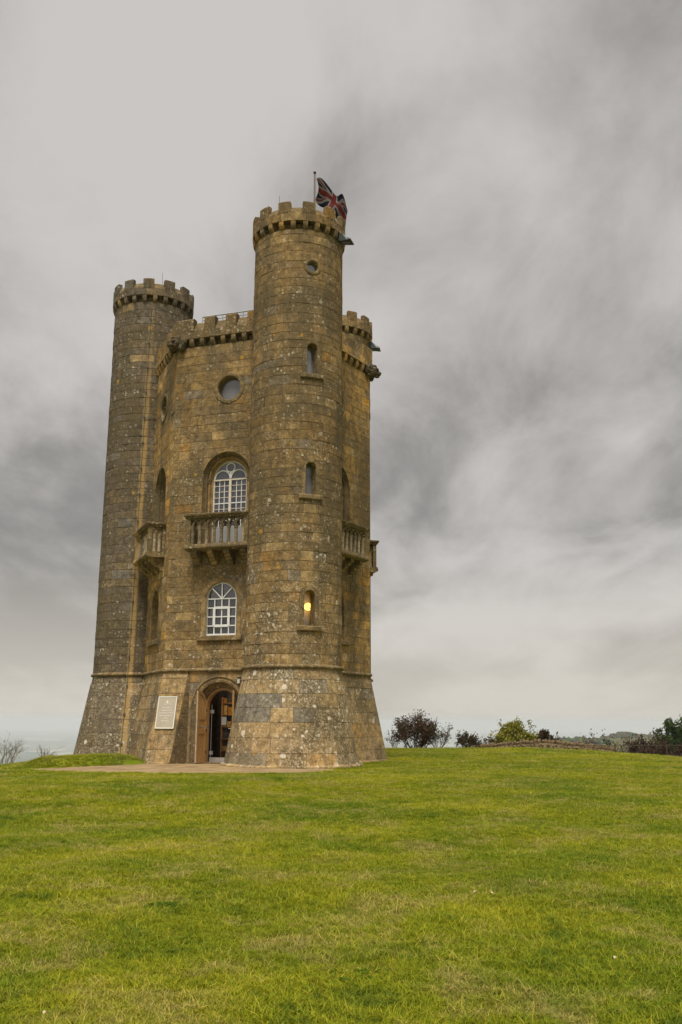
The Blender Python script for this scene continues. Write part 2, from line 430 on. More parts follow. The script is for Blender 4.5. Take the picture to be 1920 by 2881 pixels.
def stone_mesh(mb, s):
    r = random.Random(s['seed']); S = s['surf']; g = s['gap']; bev = r.uniform(0.003, 0.008)
    rows = s['rows']; nc = s['nc']; n = len(rows)
    mb.tint, mb.li = s['tint'], s['li']
    tl = r.uniform(-0.004, 0.004); tv = r.uniform(-0.004, 0.004)
    def grid(inset, dfun):
        ids = []
        for i, (zz, x0, x1) in enumerate(rows):
            z2 = zz + (inset if i == 0 else -inset if i == n - 1 else 0)
            ww = x1 - x0; q = min(inset, ww * 0.45)
            a, b = x0 + q, x1 - q
            ids.append([(a + (b - a) * j / (nc - 1), z2) for j in range(nc)])
        return [[mb.V(S(u, z2, dfun(j / (nc - 1), i / (n - 1)))) for j, (u, z2) in enumerate(row)] for i, row in enumerate(ids)]
    fr = grid(g + bev, lambda a, b: s['p'] + tl * (a - .5) + tv * (b - .5))
    for i in range(n - 1):
        for j in range(nc - 1): mb.F(fr[i][j], fr[i][j + 1], fr[i + 1][j + 1], fr[i + 1][j])
    def ring(gd): return gd[0] + [row[-1] for row in gd[1:-1]] + gd[-1][::-1] + [row[0] for row in reversed(gd[1:-1])]
    # outer ring: only the border is needed
    bo = []
    for i, (zz, x0, x1) in enumerate(rows):
        z2 = zz + (g if i == 0 else -g if i == n - 1 else 0); q = min(g, (x1 - x0) * 0.3); a, b = x0 + q, x1 - q
        js = range(nc) if i in (0, n - 1) else (0, nc - 1)
        bo.append([mb.V(S(a + (b - a) * j / (nc - 1), z2, -0.018)) for j in js])
    rf, ro = ring(fr), ring(bo)
    for i in range(len(rf)):
        j = (i + 1) % len(rf); mb.F(ro[i], ro[j], rf[j], rf[i])

def core_mesh(mb, surf, z0, z1, ufun, holes, step=0.35, seg=0.3, d=-0.009):
    lv = set([z0, z1]); z = z0
    while z < z1: lv.add(round(z, 4)); z += step
    for o in holes:
        k = 14
        for q in range(k + 1): lv.add(o['z0'] + (o['z1'] - o['z0']) * q / k)
        if 'zs' in o:
            for q in range(9): lv.add(o['zs'] + (o['z1'] - o['zs']) * math.sin(math.pi / 2 * q / 8))
    lv = sorted(q for q in lv if z0 <= q <= z1); lv = [a for i, a in enumerate(lv) if i == 0 or a - lv[i - 1] > 1e-3]
    for a, b in zip(lv, lv[1:]):
        zm = (a + b) / 2
        act = sorted([o for o in holes if o['z0'] <= zm <= o['z1']], key=lambda o: o['uc'])
        def brk(zz):
            l, r_ = ufun(zz); q = [l]
            for o in act: hv = o['half'](min(max(zz, o['z0'] + 1e-4), o['z1'] - 1e-4)); q += [o['uc'] - hv, o['uc'] + hv]
            return q + [r_]
        A, B = brk(a), brk(b)
        for i in range(0, len(A), 2):
            n = max(1, int(max(A[i + 1] - A[i], B[i + 1] - B[i]) / seg))
            pa = [mb.V(surf(A[i] + (A[i + 1] - A[i]) * j / n, a, d)) for j in range(n + 1)]
            pb = [mb.V(surf(B[i] + (B[i + 1] - B[i]) * j / n, b, d)) for j in range(n + 1)]
            for j in range(n): mb.F(pa[j], pa[j + 1], pb[j + 1], pb[j])

def arch_open(uc, hw, zb, zs, o=0.0, sill=0.0):
    """opening with a round head; o widens it"""
    rr = hw + o
    def half(z):
        if z < zb - sill or z > zs + rr: return 0.0
        if z <= zs: return rr
        return math.sqrt(max(0, rr * rr - (z - zs) ** 2))
    return dict(uc=uc, hw=rr, z0=zb - sill, z1=zs + rr, zs=zs, half=half)
def round_open(uc, zc, rad):
    def half(z): return math.sqrt(max(0, rad * rad - (z - zc) ** 2)) if abs(z - zc) < rad else 0.0
    return dict(uc=uc, hw=rad, z0=zc - rad, z1=zc + rad, half=half)

# ---- dressed openings
def arch_loop(uc, hw, zb, zs, o, n=14):
    rr = hw + o
    return [(uc - rr, zb), (uc - rr, (zb + zs) / 2)] + [(uc - rr * math.cos(math.pi * k / n), zs + rr * math.sin(math.pi * k / n)) for k in range(n + 1)] + [(uc + rr, (zb + zs) / 2), (uc + rr, zb)]
def circ_loop(uc, zc, rr, n=28): return [(uc - rr * math.cos(2 * math.pi * k / n), zc + rr * math.sin(2 * math.pi * k / n)) for k in range(n)]
def sweep(mb, S, loops, closed=False):
    """loops: list of (uv loop, depth)"""
    mb.strip([[S(u, z, d) for u, z in lp] for lp, d in loops], closed)
def bar(mb, P, a, b, wd, d0, d1):
    a, b = Vector(a), Vector(b); t = (b - a).normalized(); n = Vector((-t.y, t.x)) * (wd / 2)
    q = [a - n, b - n, b + n, a + n]
    lo = [mb.V(P(p.x, p.y, d0)) for p in q]; hi = [mb.V(P(p.x, p.y, d1)) for p in q]
    for i in range(4): mb.F(lo[i], lo[(i + 1) % 4], hi[(i + 1) % 4], hi[i])
    mb.F(*hi); mb.F(*reversed(lo))
def arcbar(mb, P, c, rad, a0, a1, wd, d0, d1, n=12):
    A = [a0 + (a1 - a0) * k / n for k in range(n + 1)]
    pt = lambda rr, d: [P(c[0] + rr * math.cos(a), c[1] + rr * math.sin(a), d) for a in A]
    mb.strip([pt(rad - wd / 2, d0), pt(rad - wd / 2, d1), pt(rad + wd / 2, d1), pt(rad + wd / 2, d0), pt(rad - wd / 2, d0)])
def pane(P, poly, d, mat, parent, r, tilt=0.006):
    mb = MB(); a, b = r.uniform(-tilt, tilt), r.uniform(-tilt, tilt)
    cx = sum(p[0] for p in poly) / len(poly); cy = sum(p[1] for p in poly) / len(poly)
    mb.F(*[mb.V(P(u, z, d + a * (u - cx) * 5 + b * (z - cy) * 5)) for u, z in poly])
    return mb.build('pane', mat, parent)

TIN_DRESS = (0.225, 0.160, 0.075)
def dressed(mb, li=0.25, k=1.0, c=TIN_DRESS): mb.tint = tuple(x * k for x in c); mb.li = li

# ------------------------------------------------------------------ build turret shells and courses
turret_objs = {}
win_T1 = [dict(kind='slit', z0=4.38, zt=5.506), dict(kind='slit', z0=8.67, zt=9.759), dict(kind='slit', z0=12.85, zt=13.936)]
SLW, SLU = 0.18, R(18.4) * 1.6
OCU_T1 = (R(18.0) * 1.6, 16.77, 0.185)
PAR_Z, PAR_SF, PAR_SB, PAR_T = 18.42, 18.74, 19.00, 19.15
COR_Z = 18.13
PAR_R, PAR_RI = 1.685, 1.50

def tint_T1(u, z, r):
    if z < ZS:      # patched grey blocks and fresh orange ones in the base course
        if z < 0.45 and -0.1 < u < 1.5: return (0.42, 0.27, 0.11), 0.55
        if z < 0.5 and u < -0.3: return (0.27, 0.225, 0.155), 0.4
        if 1.9 < z < 2.35 and u < -0.4 and r.random() < .75: return (0.215, 0.192, 0.152), 0.32
        if 1.4 < z < 1.9 and (u < -0.85 or -0.1 < u < 0.65): return (0.21, 0.187, 0.148), 0.28
        if 0.5 < z < 1.0 and 1.0 < u < 1.6: return (0.26, 0.225, 0.165), 0.1
    return None
for ti, t in enumerate(tur):
    P_ = t.S
    # where the shaft is free of the walls: full ring kept simple, joined walls just run into it
    holes_core, holes_stone = [], []
    if ti == 0:
        for w_ in win_T1:
            zs = w_['zt'] - SLW
            holes_core.append(arch_open(SLU, SLW, w_['z0'], zs)); holes_stone.append(arch_open(SLU, SLW, w_['z0'], zs, 0.155, 0.17))
            w_['zs'] = zs
        holes_core.append(round_open(OCU_T1[0], OCU_T1[1], OCU_T1[2])); holes_stone.append(round_open(OCU_T1[0], OCU_T1[1], 0.315))
    mb = MB(); dressed(mb)
    half = math.pi * t.R
    core_mesh(mb, P_, -0.4, COR_Z + 0.03, lambda z: (-half, half), holes_core)
    # groove added behind the corbels to darken the gaps, then flat roof
    for ra, za, rb, zb_ in ((1.585, COR_Z + 0.03, 1.40, COR_Z + 0.04), (1.40, COR_Z + 0.04, 1.40, PAR_Z + 0.05), (1.48, PAR_Z + 0.12, 0.01, PAR_Z + 0.12)):
        mb.strip([[(t.C.x + q * math.cos(a), t.C.y + q * math.sin(a), zz) for a in [2 * math.pi * k / 40 for k in range(40)]] for q, zz in ((ra, za), (rb, zb_))], True)
    to = mb.build('turret', MORTAR, tower, doubles=True)
    turret_objs[ti] = to
    r = random.Random(100 + ti)
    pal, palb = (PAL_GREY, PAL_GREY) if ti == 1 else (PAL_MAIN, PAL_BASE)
    vis = 2.75 if ti == 0 else 3.3
    uf = lambda z: (-vis, vis)
    if ti == 2: lay(P_, to, 14.6, COR_Z, lambda z: (-1.0, 4.2), (0.27, 0.37), (0.42, 0.82), PAL_MAIN, [], r, lambda u, z: 0.25, nc=4)
    else:
        lay(P_, to, 0.03, ZS - 0.03, uf, (0.40, 0.50), (0.55, 1.05), palb, [], r, (lambda u, z: 0.85 + 0.2 * (z < 1.6)) if ti == 0 else (lambda u, z: 0.5 + 0.5 * (z < .9)), tints=tint_T1 if ti == 0 else None, nc=4)
        if ti == 0: lich = lambda u, z: 0.68 - 0.26 * ss(4, 8, z) - 0.16 * ss(8, 13, z)
        else: lich = lambda u, z: 0.24
        lay(P_, to, ZS + 0.05, COR_Z, uf, (0.27, 0.37), (0.42, 0.85), pal, holes_stone, r, lich, nc=4)
    # parapet band in blocks, crenel sills sloping outwards
    prf = 1.685
    SP = lambda u, z, d, C=t.C, th0=t.thc: (C.x + (prf + d) * math.cos(th0 + u / prf), C.y + (prf + d) * math.sin(th0 + u / prf), z)
    ph = R(-3.5) if ti == 0 else R(6.7) if ti == 1 else R(12)
    par = MB(); dressed(par, 0.3, 0.85)
    A = [2 * math.pi * k / 72 for k in range(72)]
    par.strip([[(t.C.x + q * math.cos(a), t.C.y + q * math.sin(a), zz) for a in A] for q, zz in ((1.38, PAR_Z), (prf - 0.018, PAR_Z), (prf - 0.018, PAR_SF), (PAR_RI, PAR_SB), (PAR_RI, PAR_Z))], True)
    po = par.build('parapet', STONE, to)
    lay(SP, to, PAR_Z, PAR_SF, lambda z: (-math.pi * prf, math.pi * prf - 0.01), (0.4, 0.4), (0.6, 1.0), pal, [], r, lambda u, z: 0.3, nc=4)
    for k in range(12):
        a0 = t.thc + ph + R(30 * k) + R(7.3); a1 = a0 + R(15.4)
        mb = MB(); mb.tint = tuple(q * .74 for q in pick(pal, r)); mb.li = 0.35; zt = PAR_T + r.uniform(-0.015, 0.015)
        AA = [a0 + (a1 - a0) * q / 3 for q in range(4)]
        lp = lambda rad, zz, ins=0.0: [(t.C.x + rad * math.cos(min(max(a, a0 + ins), a1 - ins)), t.C.y + rad * math.sin(min(max(a, a0 + ins), a1 - ins)), zz) for a in AA]
        ids = mb.strip([lp(PAR_RI, PAR_SF), lp(PAR_RI, zt), lp(PAR_RI + .02, zt + .02, .012), lp(prf - 0.015, zt + .005, .012), lp(prf + 0.004, zt - .02), lp(prf + 0.004, PAR_SF - 0.006)])
        for e_ in (0, -1): mb.F(*[q[e_] for q in (ids if e_ == 0 else ids[::-1])])
        mb.build('merlon', STONE, to)
    cph = R(7.5) if ti == 0 else R(1.5) if ti == 1 else R(3)
    for k in range(24):
        a = t.thc + cph + R(15 * k); wd = 0.082
        mb = MB(); mb.tint = pick(pal, r); mb.li = 0.2
        ex = Vector((-math.sin(a), math.cos(a), 0)); en = Vector((math.cos(a), math.sin(a), 0)); c0 = Vector((t.C.x, t.C.y, 0))
        prof = [(1.39, PAR_Z), (1.672, PAR_Z), (1.672, PAR_Z - 0.10), (1.662, PAR_Z - 0.17), (1.63, PAR_Z - 0.235), (1.585, COR_Z + 0.02), (1.39, COR_Z + 0.02)]
        ids = mb.strip([[c0 + en * q + ex * sx + Vector((0, 0, zz)) for q, zz in prof] for sx in (-wd, wd)], True)
        mb.F(*reversed(ids[0])); mb.F(*ids[1]); mb.build('corbel', STONE, to)
    # string course roll and footing
    mb = MB(); dressed(mb, 0.45, 0.95)
    prof = [(t.r(ZS) - 0.03, ZS + 0.085), (t.r(ZS) + 0.03, ZS + 0.07), (t.r(ZS) + 0.075, ZS + 0.03), (t.r(ZS) + 0.085, ZS - 0.01), (t.r(ZS) + 0.065, ZS - 0.045), (t.r(ZS) + 0.01, ZS - 0.06), (t.r(ZS) - 0.03, ZS - 0.065)]
    n = 64
    mb.strip([[(t.C.x + q * math.cos(2 * math.pi * k / n), t.C.y + q * math.sin(2 * math.pi * k / n), zz) for k in range(n)] for q, zz in prof], True)
    mb.build('string_course', STONE, to, smooth=True)
    mb = MB(); dressed(mb, 0.75, 1.1, (0.33, 0.23, 0.11)); rb = t.r(0)
    fr = random.Random(5 + ti)
    jit = [fr.uniform(-0.02, 0.035) for _ in range(n)]
    mb.strip([[(t.C.x + (q + jit[k] * (q > rb)) * math.cos(2 * math.pi * k / n), t.C.y + (q + jit[k] * (q > rb)) * math.sin(2 * math.pi * k / n), zz + 0.4 * jit[k]) for k in range(n)] for q, zz in ((rb - 0.03, 0.10), (rb + 0.05, 0.085), (rb + 0.08, 0.05), (rb + 0.10, -0.4))], True)
    mb.build('footing', STONE, to)

# ------------------------------------------------------------------ walls
MP_Z, MP_SF, MP_SB, MP_T, MC_Z, MPD = 15.20, 15.50, 15.90, 16.0, 14.90, 0.105
UCD, UCL, UCR = 2.15, 3.05, 2.58       # centre line of the openings on the three faces in view
UP_W, UP_ZB, UP_ZS = 0.66, 7.38, 9.86  # balcony window
LO_W, LO_ZB, LO_ZS = 0.575, 4.27, 5.56 # lower window
OC_Z, OC_R = 13.16, 0.44
def face_holes(uc):
    core = [arch_open(uc, UP_W + .26, UP_ZB, UP_ZS), arch_open(uc, LO_W, LO_ZB, LO_ZS - 0.03), round_open(uc, OC_Z, OC_R)]
    stone = [arch_open(uc, UP_W + .26, UP_ZB, UP_ZS, 0.0), arch_open(uc, LO_W, LO_ZB, LO_ZS - 0.03, 0.17, 0.19), round_open(uc, OC_Z, 0.585)]
    return core, stone
mit = lambda w1, w2: math.tan(math.acos(max(-1, min(1, w1.n.dot(w2.n)))) / 2)
mL = mit(wall_left, wall_door); mR = mit(wall_right, wall_far)
wall_objs = {}
DOOR_U = 2.15; DOOR_W = 0.57; DOOR_ZS = 1.86; BAY = 1.0
def crease(z): return 0.96 - 0.30 * max(0, (2.98 - z)) / 3.0
def make_wall(key, wl, u_lo, u_hi, uc, pal, seed, lich, bay=False, plain=False):
    """u_lo, u_hi: functions of z"""
    r = random.Random(seed)
    core, stone = ([], []) if plain else face_holes(uc)
    mb = MB(); dressed(mb)
    if bay:
        core_mesh(mb, wl.S, -0.4, ZS, lambda z: (u_lo(z), crease(z)), [])
        vw = Wall(wl.A, wl.B, False)
        core_mesh(mb, vw.S, -0.4, ZS, lambda z: (BAY, u_hi(z)), [arch_open(DOOR_U, 0.82, -0.5, DOOR_ZS)])
        # splayed cheek beside the door bay
        zs_ = [-0.4, 0, 0.5, 1, 1.5, 2, 2.5, 2.98, ZS]
        mb.strip([[wl.S(crease(z), z, -0.02) for z in zs_], [vw.S(BAY, z, -0.03) for z in zs_]])
        core_mesh(mb, wl.S, ZS, MC_Z, lambda z: (u_lo(z), u_hi(z)), core)
    else: core_mesh(mb, wl.S, -0.4, MC_Z, lambda z: (u_lo(z), u_hi(z)), core)
    # recess behind the corbel table, shaped deep so its gaps go dark
    a, b = u_lo(15), u_hi(15)
    mb.strip([[wl.P(u, z, d) for u in (a, b)] for z, d in ((MC_Z, -0.02), (MC_Z, -0.20), (MP_Z + .05, -0.20))])
    o = mb.build('wall', MORTAR, tower); wall_objs[key] = o
    uf = lambda z: (u_lo(z), u_hi(z))
    if plain:
        return o
    if bay:
        lay(wl.S, o, 0.0, ZS - 0.03, lambda z: (u_lo(z), crease(z)), (0.42, 0.52), (0.5, 0.9), PAL_BASE, [], r, lambda u, z: 0.34 + .2 * (z < .9))
        vw = Wall(wl.A, wl.B, False)
        lay(vw.S, o, 0.0, ZS - 0.03, lambda z: (BAY, u_hi(z)), (0.34, 0.46), (0.45, 0.8), PAL_BASE, [arch_open(DOOR_U, 0.82, -0.5, DOOR_ZS, 0.235)], r, lambda u, z: 0.2)
        # cheek stones, shade of the recess put into a darker palette
        def SC(u, z, d):
            p0, p1 = Vector(wl.S(crease(z), z, 0.0)), Vector(vw.S(BAY, z, 0.0)); q = p0.lerp(p1, u)
            n_ = Vector((wl.t.x, wl.t.y, 0)); return q + n_ * d * 0.8
        lay(SC, o, 0.0, 2.8, lambda z: (0.03, 0.97), (0.42, 0.6), (1.0, 1.2), [((0.155, 0.125, 0.075), 1), ((0.18, 0.14, 0.08), 1)], [], r, lambda u, z: 0.12)
    else:
        lay(wl.S, o, 0.0, ZS - 0.03, uf, (0.40, 0.50), (0.55, 1.0), PAL_BASE, [], r, lambda u, z: 0.45)
    lay(wl.S, o, ZS + 0.05, MC_Z, uf, (0.28, 0.38), (0.40, 0.85), pal, stone, r, lich)
    # parapet
    pm = MB(); dressed(pm, 0.3, 0.85)
    ext = lambda d: ((-d * mL if key == 'door' else 0), (d * mL if key == 'left' else d * mR if key == 'right' else 0))
    def line(z, d): e0, e1 = ext(d); return [wl.P(a + e0, z, d), wl.P(b + e1, z, d)]
    pm.strip([line(z, d) for z, d in ((MP_Z, -0.21), (MP_Z, MPD - 0.018), (MP_SF, MPD - 0.018), (MP_SB, -0.15), (MP_Z, -0.15))])
    pm.build('parapet', STONE, o)
    lay(lambda u, z, d: wl.P(u, z, MPD + d), o, MP_Z, MP_SF, lambda z: (a + ext(MPD)[0], b + ext(MPD)[1]), (0.4, 0.4), (0.6, 1.0), pal, [], r, lambda u, z: 0.3)
    def corner_u(k): return k if key == 'door' else (b - k if key in ('left', 'right') else k)
    span = b - a; k = 0
    while True:
        m0 = (0.0 if k == 0 else 0.25 + 0.863 * k); m1 = 0.25 + 0.863 * k + 0.43
        if m0 > span: break
        u0, u1 = sorted((corner_u(m0), corner_u(m1)))
        if k == 0:
            if key == 'door': u0 -= MPD * mL
            else: u1 += MPD * (mL if key == 'left' else mR)
        mb = MB(); mb.tint = tuple(q * .74 for q in pick(pal, r)); mb.li = 0.35; zt = MP_T + r.uniform(-.02, .02)
        prof = [(-0.17, MP_SF), (-0.17, zt - 0.05), (-0.13, zt), (MPD - 0.04, zt), (MPD + 0.004, zt - 0.05), (MPD + 0.004, MP_SF - 0.006)]
        ids = mb.strip([[wl.P(uu, z, d) for d, z in prof] for uu in (u0, u1)], True); mb.F(*reversed(ids[0])); mb.F(*ids[1])
        mb.build('merlon', STONE, o); k += 1
    k = 0
    while 0.61 + 0.421 * k < span:
        uu = corner_u(0.61 + 0.421 * k); mb = MB(); mb.tint = pick(pal, r); mb.li = 0.2
        prof = [(-0.20, MP_Z), (MPD - 0.012, MP_Z), (MPD - 0.012, MP_Z - 0.12), (MPD - 0.03, MP_Z - 0.19), (MPD - 0.065, MP_Z - 0.25), (-0.01, MC_Z + 0.01), (-0.20, MC_Z + 0.01)]
        ids = mb.strip([[wl.P(uu + sx, z, d) for d, z in prof] for sx in (-0.085, 0.085)], True); mb.F(*reversed(ids[0])); mb.F(*ids[1])
        mb.build('corbel', STONE, o); k += 1
    # string course
    sm = MB(); dressed(sm, 0.45, 0.95)
    prof = [(-0.03, ZS + 0.085), (0.03, ZS + 0.07), (0.075, ZS + 0.03), (0.085, ZS - 0.01), (0.065, ZS - 0.045), (0.01, ZS - 0.06), (-0.03, ZS - 0.065)]
    sm.strip([[wl.P(a + ext(d)[0], z, d), wl.P(b + ext(d)[1], z, d)] for d, z in prof])
    sm.build('string_course', STONE, o, smooth=True)
    fm = MB(); dressed(fm, 0.6, 1.0, (0.34, 0.23, 0.11))
    ub = crease(0) if bay else u_hi(0)
    fm.strip([[wl.S(u, z, d) for u in (u_lo(0) - 0.03, ub)] for z, d in ((0.08, -0.03), (0.07, 0.04), (0.03, 0.07), (-0.4, 0.09))])
    fm.build('footing', STONE, o)
    return o
make_wall('door', wall_door, lambda z: -flare(z) * mL, lambda z: wall_door.L - 1.45, UCD, PAL_MAIN, 11, lambda u, z: 0.40 - 0.22 * ss(10, 14, z), bay=True)
make_wall('left', wall_left, lambda z: 1.40, lambda z: wall_left.L + flare(z) * mL, UCL, PAL_GOLD, 12, lambda u, z: 0.2)
make_wall('right', wall_right, lambda z: 1.40, lambda z: wall_right.L + flare(z) * mR, UCR, PAL_GOLD, 13, lambda u, z: 0.15)
make_wall('far', wall_far, lambda z: -flare(z) * mR, lambda z: wall_far.L - 1.4, 2.2, PAL_GOLD, 14, lambda u, z: 0.15)
make_wall('b1', wall_back1, lambda z: 1.4, lambda z: wall_back1.L, 2.2, PAL_MAIN, 15, None, plain=True)
make_wall('b2', wall_back2, lambda z: 0.0, lambda z: wall_back2.L - 1.4, 2.2, PAL_MAIN, 16, None, plain=True)
mb = MB(); dressed(mb); mb.F(*[mb.V((q.x, q.y, 15.25)) for q in (T1, V1, T3, V3, T2, V5)]); mb.build('flat_roof', LEAD, tower)

# ------------------------------------------------------------------ windows
wr = random.Random(31)
def slit(t, uc, w_, lit=False):
    S = t.S; zb, zs = w_['z0'], w_['zs']
    mb = MB(); dressed(mb, 0.3, 0.95)
    lp = lambda o: arch_loop(uc, SLW, zb, zs, o)
    sweep(mb, S, [(lp(0.155), -0.03), (lp(0.15), 0.018), (lp(0.02), 0.022), (lp(0.0), 0.005), (lp(0.0), -0.34)])
    so = mb.build('window', STONE, tower)
    mb = MB(); dressed(mb, 0.35, 0.98)
    n = 6; us = [uc - 0.40 + 0.80 * k / n for k in range(n + 1)]
    ids = mb.strip([[S(u, z, d) for u in us] for z, d in ((zb + 0.0, -0.34), (zb + 0.0, 0.04), (zb - 0.03, 0.075), (zb - 0.14, 0.075), (zb - 0.17, 0.05), (zb - 0.17, -0.05))])
    for e_ in (0, -1): mb.F(*[q[e_] for q in (ids if e_ == 0 else ids[::-1])])
    mb.build('sill', STONE, so)
    th = t.thc + uc / t.R; C = Vector((t.C.x, t.C.y)); nrm = Vector((math.cos(th), math.sin(th))); tan = Vector((-nrm.y, nrm.x)); r0 = t.r(zb)
    Pq = lambda u, z, d: (C.x + nrm.x * (r0 + d) + tan.x * (u - uc), C.y + nrm.y * (r0 + d) + tan.y * (u - uc), z)
    fm = MB(); lp2 = arch_loop(uc, SLW + .01, zb, zs, 0); lp3 = arch_loop(uc, SLW - .022, zb + .025, zs, 0)
    fm.strip([[Pq(u, z, -0.285) for u, z in lp3], [Pq(u, z, -0.285) for u, z in lp2]])
    fm.build('frame', LEAD if not lit else CREAM, so)
    pane(Pq, arch_loop(uc, SLW, zb, zs, 0), -0.30, CLEAR_SKY if lit else GLASS_PALE, so, wr, 0.004)
    if lit:      # the stair behind: pale plaster niche with a lit globe on a dark bracket
        nm = MB()
        for a, b in (((-.75, -0.72), (.75, -0.72)),):
            nm.quad(Pq(uc - .7, zb - .5, -0.72), Pq(uc + .7, zb - .5, -0.72), Pq(uc + .7, zs + .8, -0.72), Pq(uc - .7, zs + .8, -0.72))
            nm.quad(Pq(uc - .7, zb - .5, -.36), Pq(uc - .7, zb - .5, -0.72), Pq(uc - .7, zs + .8, -0.72), Pq(uc - .7, zs + .8, -.36))
            nm.quad(Pq(uc + .7, zb - .5, -0.72), Pq(uc + .7, zb - .5, -.36), Pq(uc + .7, zs + .8, -.36), Pq(uc + .7, zs + .8, -0.72))
            nm.quad(Pq(uc - .7, zb - .5, -.36), Pq(uc + .7, zb - .5, -.36), Pq(uc + .7, zb - .5, -0.72), Pq(uc - .7, zb - .5, -0.72))
            nm.quad(Pq(uc - .7, zs + .8, -.36), Pq(uc - .7, zs + .8, -0.72), Pq(uc + .7, zs + .8, -0.72), Pq(uc + .7, zs + .8, -.36))
        nm.build('stair_plaster', PLASTER, so)
        gu, gz, gd = uc + 0.105, 5.04, -0.46
        lo = empty('globe_lamp', Pq(gu, gz, gd), "lit yellow globe lamp glowing inside the lowest slit window of the turret", "lamp")
        gm = MB(); gm.ball(Pq(gu, gz, gd), 0.122, 20, 12); gm.build('globe', LAMP, lo, smooth=True)
        am = MB(); am.tube([Pq(gu - .13, gz + .03, gd + .13), Pq(gu + .02, gz - .06, gd + .128), Pq(gu + .2, gz - .13, gd + .05)], 0.011, 6); am.build('bracket', DARKMETAL, lo)
    return so
for k, w_ in enumerate(win_T1): slit(tur[0], SLU, w_, lit=(k == 0))

def oculus(S, Pflat, uc, zc, r_in, r_out, parent, prood=0.03, depth=-0.3, mat=None):
    mb = MB(); dressed(mb, 0.25, 1.0)
    c = lambda rr: circ_loop(uc, zc, rr)
    sweep(mb, S, [(c(r_out + .005), -0.03), (c(r_out), prood - .012), (c(r_out - .03), prood), (c(r_in + .035), prood), (c(r_in + .012), prood - .015), (c(r_in), prood - .04), (c(r_in), depth - .03)], True)
    wo_ = mb.build('round_window', STONE, parent)
    fm = MB(); fm.strip([[Pflat(u, z, depth + .02) for u, z in circ_loop(uc, zc, rr)] for rr in (r_in - .03, r_in)], True); fm.build('frame', LEAD, wo_)
    pane(Pflat, circ_loop(uc, zc, r_in), depth, mat or GLASS_PALE, wo_, wr, 0.003)
    return wo_
t = tur[0]; th = t.thc + OCU_T1[0] / t.R
nrm = Vector((math.cos(th), math.sin(th))); tan = Vector((-nrm.y, nrm.x)); r0 = t.r(16.7)
Pq = lambda u, z, d: (t.C.x + nrm.x * (r0 + d) + tan.x * (u - OCU_T1[0]), t.C.y + nrm.y * (r0 + d) + tan.y * (u - OCU_T1[0]), z)
oculus(t.S, Pq, OCU_T1[0], OCU_T1[1], OCU_T1[2], 0.315, tower, 0.025, -0.16)
for wl, uc in ((wall_door, UCD), (wall_left, UCL), (wall_right, UCR)):
    oculus(wl.P, wl.P, uc, OC_Z, OC_R, 0.585, tower, 0.03, -0.22)

def lower_window(wl, uc, dep=0.0):
    P = wl.P; zb, zs, hw = LO_ZB, LO_ZS - 0.03, LO_W
    mb = MB(); dressed(mb, 0.25, 1.1, (0.27, 0.185, 0.085))
    lp = lambda o: arch_loop(uc, hw, zb, zs, o)
    sweep(mb, P, [(lp(0.17), -0.03), (lp(0.165), 0.012), (lp(0.02), 0.014), (lp(0.0), 0.0), (lp(0.0), -0.2 - dep)])
    wo_ = mb.build('window', STONE, tower)
    mb = MB(); dressed(mb, 0.35, 0.95); mb.box(P, uc - 0.86, uc + 0.82, zb - 0.19, zb - 0.005, -0.2, 0.10, 0.025); mb.build('sill', STONE, wo_)
    D0, D1 = -0.10 - dep, -0.055 - dep
    fm = MB()
    sweep(fm, P, [(lp(-0.0), D0), (lp(-0.0), D1 + .01), (lp(-0.05), D1 + .01), (lp(-0.05), D0)])
    fm.box(P, uc - hw, uc + hw, zb, zb + 0.06, D0, D1 + .012)
    fm.build('frame', WHITE, wo_)
    cw = 2 * (hw - .03) / 4; x0 = uc - hw + .03; rh = (zs - zb - 0.02) / 4
    bars = []
    for k in range(1, 4): bars.append(((x0 + cw * k, zb + .03), (x0 + cw * k, zs), 0.034))
    for k in range(1, 5): bars.append(((uc - hw + .02, zb + .02 + rh * k), (uc + hw - .02, zb + .02 + rh * k), 0.036))
    for a in (45, 90, 135): bars.append(((uc, zs), (uc + (hw - .03) * math.cos(R(a)), zs + (hw - .03) * math.sin(R(a))), 0.036))
    for k, (a, b, wd) in enumerate(bars):
        bm_ = MB(); bar(bm_, P, a, b, wd, D0 + .01 + .0012 * k, D1 + 0.0012 * k); bm_.build('glazing_bar', WHITE, wo_)
    cm = MB(); a0, a1, b0, b1 = x0 + cw, x0 + 3 * cw, zb + .02 + rh, zb + .02 + 3 * rh
    for (p, q) in (((a0, b0), (a1, b0)), ((a1, b0), (a1, b1)), ((a1, b1), (a0, b1)), ((a0, b1), (a0, b0))): bar(cm, P, p, q, 0.085, D0 + .03, D1 + .022 + .001 * len(cm.f) / 6)
    cm.build('casement', WHITE, wo_)
    for i in range(4):
        for j in range(4):
            pane(P, [(x0 + cw * i, zb + .02 + rh * j), (x0 + cw * (i + 1), zb + .02 + rh * j), (x0 + cw * (i + 1), zb + .02 + rh * (j + 1)), (x0 + cw * i, zb + .02 + rh * (j + 1))], D0 + .012, GLASS, wo_, wr, 0.02)
    for k in range(4):
        aa = [R(45 * k + q * 15) for q in range(4)]
        pane(P, [(uc, zs)] + [(uc + (hw - .02) * math.cos(a), zs + (hw - .02) * math.sin(a)) for a in aa], D0 + .012, GLASS, wo_, wr, 0.02)
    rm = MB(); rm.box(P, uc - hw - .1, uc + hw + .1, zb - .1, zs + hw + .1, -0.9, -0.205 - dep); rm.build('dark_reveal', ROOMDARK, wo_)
    return wo_
for wl, uc, dp_ in ((wall_door, UCD - .05, 0.0), (wall_left, UCL, 0.34), (wall_right, UCR, 0.34)): lower_window(wl, uc, dp_)

